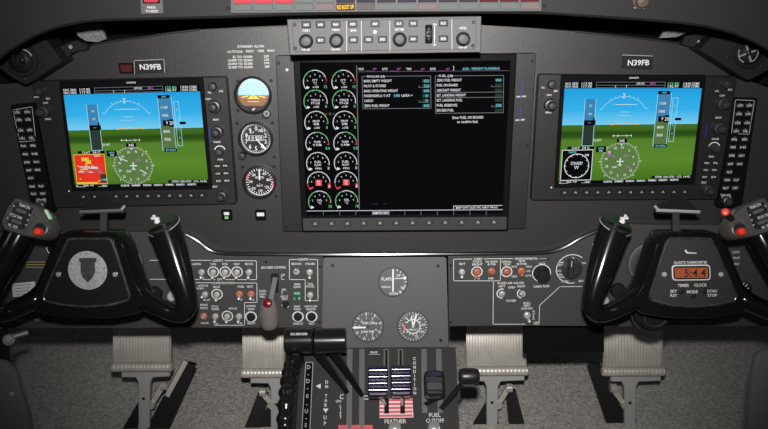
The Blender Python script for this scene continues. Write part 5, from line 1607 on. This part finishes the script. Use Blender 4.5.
# ================================================================== RUDDER PEDALS
PD = Plane((0, .195, .15), R(8))
def pedal(label, cx, wd, ytop, yroll, stemx, strap, link):
    pp = lambda x, y, h=0.0: PD.px(x, y, h)
    sx, sv = PD.sc(cx, 380)
    bot = pp(stemx, 428)
    t = thing('rudder_pedal', label, 'pedal', Vector((bot.x, bot.y, FZ)), 'rudder pedals')
    # ribbed tread, dished like a shallow trough
    mb = MB()
    n, rows = 76, 9
    vs, fs = [], []
    for j in range(rows + 1):
        v = j / rows
        y = ytop + (yroll - 2 - ytop) * v
        hb = .010 * v - .040 * (1 - v) ** 1.3 - .018 * math.sin(math.pi * v)
        for i in range(n + 1):
            u = i / n
            rib = .0010 * (1 if (i // 2) % 2 else 0)
            edge = .004 if (i < 2 or i > n - 2) else 0
            vs.append(pp(cx - wd / 2 + u * wd, y, hb + rib + edge))
    for j in range(rows):
        for i in range(n):
            a = j * (n + 1) + i
            fs.append((a, a + 1, a + n + 2, a + n + 1))
    mb.add(vs, fs, ALU)
    mb.add([v - PD.n * .004 for v in vs], [f[::-1] for f in fs], ALUD)
    mb.build('tread_plate', t, 20)
    mb = MB()
    a, b = pp(cx - wd / 2 - 1.4, yroll, .012), pp(cx + wd / 2 + 1.4, yroll - .3, .012)
    L = (b - a).length
    prof = [(3.4 * sx, 0)]
    m_ = 62
    for k in range(m_ + 1):
        z = L * (.02 + .96 * k / m_)
        prof.append(((4.85 if (k // 2) % 2 else 4.65) * sx, z))
    prof.append((3.4 * sx, L))
    mb.lathe3(a, b - a, prof, ALU, 20)
    mb.build('roller', t, 20)
    # cast T arm
    mb = MB()
    yt = yroll + 7.5
    outl = [(cx - wd * .36, yt - 3.2), (cx + wd * .47, yt - 3.2), (cx + wd * .47, yt + 2.2), (stemx + 9, yt + 3.2), (stemx + 6.4, yt + 8), (stemx + 5.6, 428), (stemx - 5.2, 428), (stemx - 5.6, yt + 8), (stemx - 8, yt + 3.2), (cx - wd * .36, yt + 3)]
    mb.plate(PD, outl, -.012, .0, ALUC, bev=.8)
    p = pp(stemx, 428, -.006)
    mb.bar(p + Vector((0, 0, .01)), Vector((p.x, p.y, min(FZ, p.z))), .018, .011, (0, -1, 0), ALUC)
    arm = mb.build('pedal_arm', t)
    mb = MB(); screw(mb, PD, stemx, yt + 24, .0, 1.6, SCREWM); mb.build('bolt', arm)
    # hinged link
    (x0, y0), (x1, y1) = link
    mb = MB()
    mb.bar(pp(x0, y0, -.004), pp(x1, y1, -.002), .010, .006, PD.n, ALU)
    mb.lathe3(pp(x1 - 2, y1, .002), (1, 0, 0), [(4.4 * sx, 0), (4.4 * sx, 6 * sx)], STEEL, 18)
    mb.lathe3(pp(x0, y0, -.006), PD.n, [(4 * sx, 0), (4 * sx, .008)], STEEL, 18)
    mb.build('link', t)
    # black side strap
    mb = MB()
    (u0, v0), (u1, v1), w = strap
    mb.slab([pp(u0 - w * .3, v0, -.020), pp(u0 + w * .5, v0 + 3, -.020), pp(u1 + w * .7, v1, -.006), pp(u1 - w * .7, v1, -.006)], -PD.n * .012, BOOT)
    mb.slab([pp(stemx - 22, 430, -.008), pp(stemx - 3, 398, -.014), pp(stemx + 10, 430, -.008)], -PD.n * .006, BOOT)
    mb.build('boot', t)
    return t
t = pedal('leftmost rudder pedal behind the left yoke with a black strap to its right', 142, 58, 318, 367, 143.6, ((187, 362), (157, 430), 17), ((152, 404), (163, 386)))
mb = MB(); mb.bar(PD.px(186, 361, -.017), PD.px(167, 396, -.010), .010, .005, PD.n, ALU); mb.build('strap_rail', t)
pedal('second rudder pedal from the left, partly behind the trim wheel', 270, 55, 318, 373, 276, ((262, 392), (252, 430), 12), ((272, 404), (262, 392)))
pedal('third rudder pedal from the left, right of the throttle quadrant', 496.5, 60, 318, 371, 492, ((510, 388), (518, 430), 12), ((498, 404), (508, 388)))
pedal('rightmost rudder pedal under the right yoke with a black strap to its left', 633, 60, 320, 371.4, 630, ((593, 362), (620, 430), 16), ((624, 404), (612, 388)))

# ================================================================== SEATS AND SIDE FITTINGS
def seat(label, pts, snap, y0, z):
    PE = Plane((0, y0, 0), R(20))
    x, y = pts[1]
    p = PE.px(-34 if pts[0][0] < 300 else 806, 446)
    t = thing('pilot_seat', label, 'seat', Vector((p.x, p.y, FZ)), 'pilot seats')
    mb = MB(); mb.plate(PE, rnd(pts, 5), -.012, .0, LEATH, bev=2.2); mb.build('seat_cushion', t, 60)
    mb = MB(); hh = (p.z - .01 - FZ) / 2; mb.box(Vector((p.x, p.y + .02, FZ + hh)), (.05, 0, 0), (0, .02, 0), (0, 0, hh), BLK); mb.build('seat_frame', t)
    if snap:
        mb = MB(); mb.lathe(PE, *snap, [(2.6, 0), (2.2, .002), (0, .003)], CHROME, 0, 16); mb.build('snap_button', t)
seat('dark grey leather seat edge with a snap in the lower left corner', [(-40, 359), (3, 360.5), (15, 371), (20, 392), (27, 412), (32, 450), (-40, 450)], (12, 394), -.30, 0)
seat('dark grey leather seat edge in the lower right corner', [(757, 355), (766, 349), (810, 346), (810, 450), (746, 450), (749, 420), (752, 380)], None, -.30, 0)
t = thing('side_console', 'black side fitting with a round steel knob above the left seat', 'console', PS.px(-10, 380, -.1))
PK = Plane((0, -.05, 0))
mb = MB(); mb.plate(PK, [(-60, 326), (2, 328), (9, 345), (10, 364), (2, 382), (-60, 384)], -.012, 0, BLK, bev=1); mb.build('housing', t)
mb = MB(); mb.lathe(PK, 9.6, 339, [(5.6, 0), (5.6, .006), (4.6, .008), (2.2, .0085), (2, .011), (0, .0115)], STEEL, .004, 28); mb.build('knob', t)
mb = MB(); mb.tube([PK.px(12, 337, .002), PK.px(28, 332.4, -.01)], .005, ALUD, 12, 1); mb.build('shaft', t)
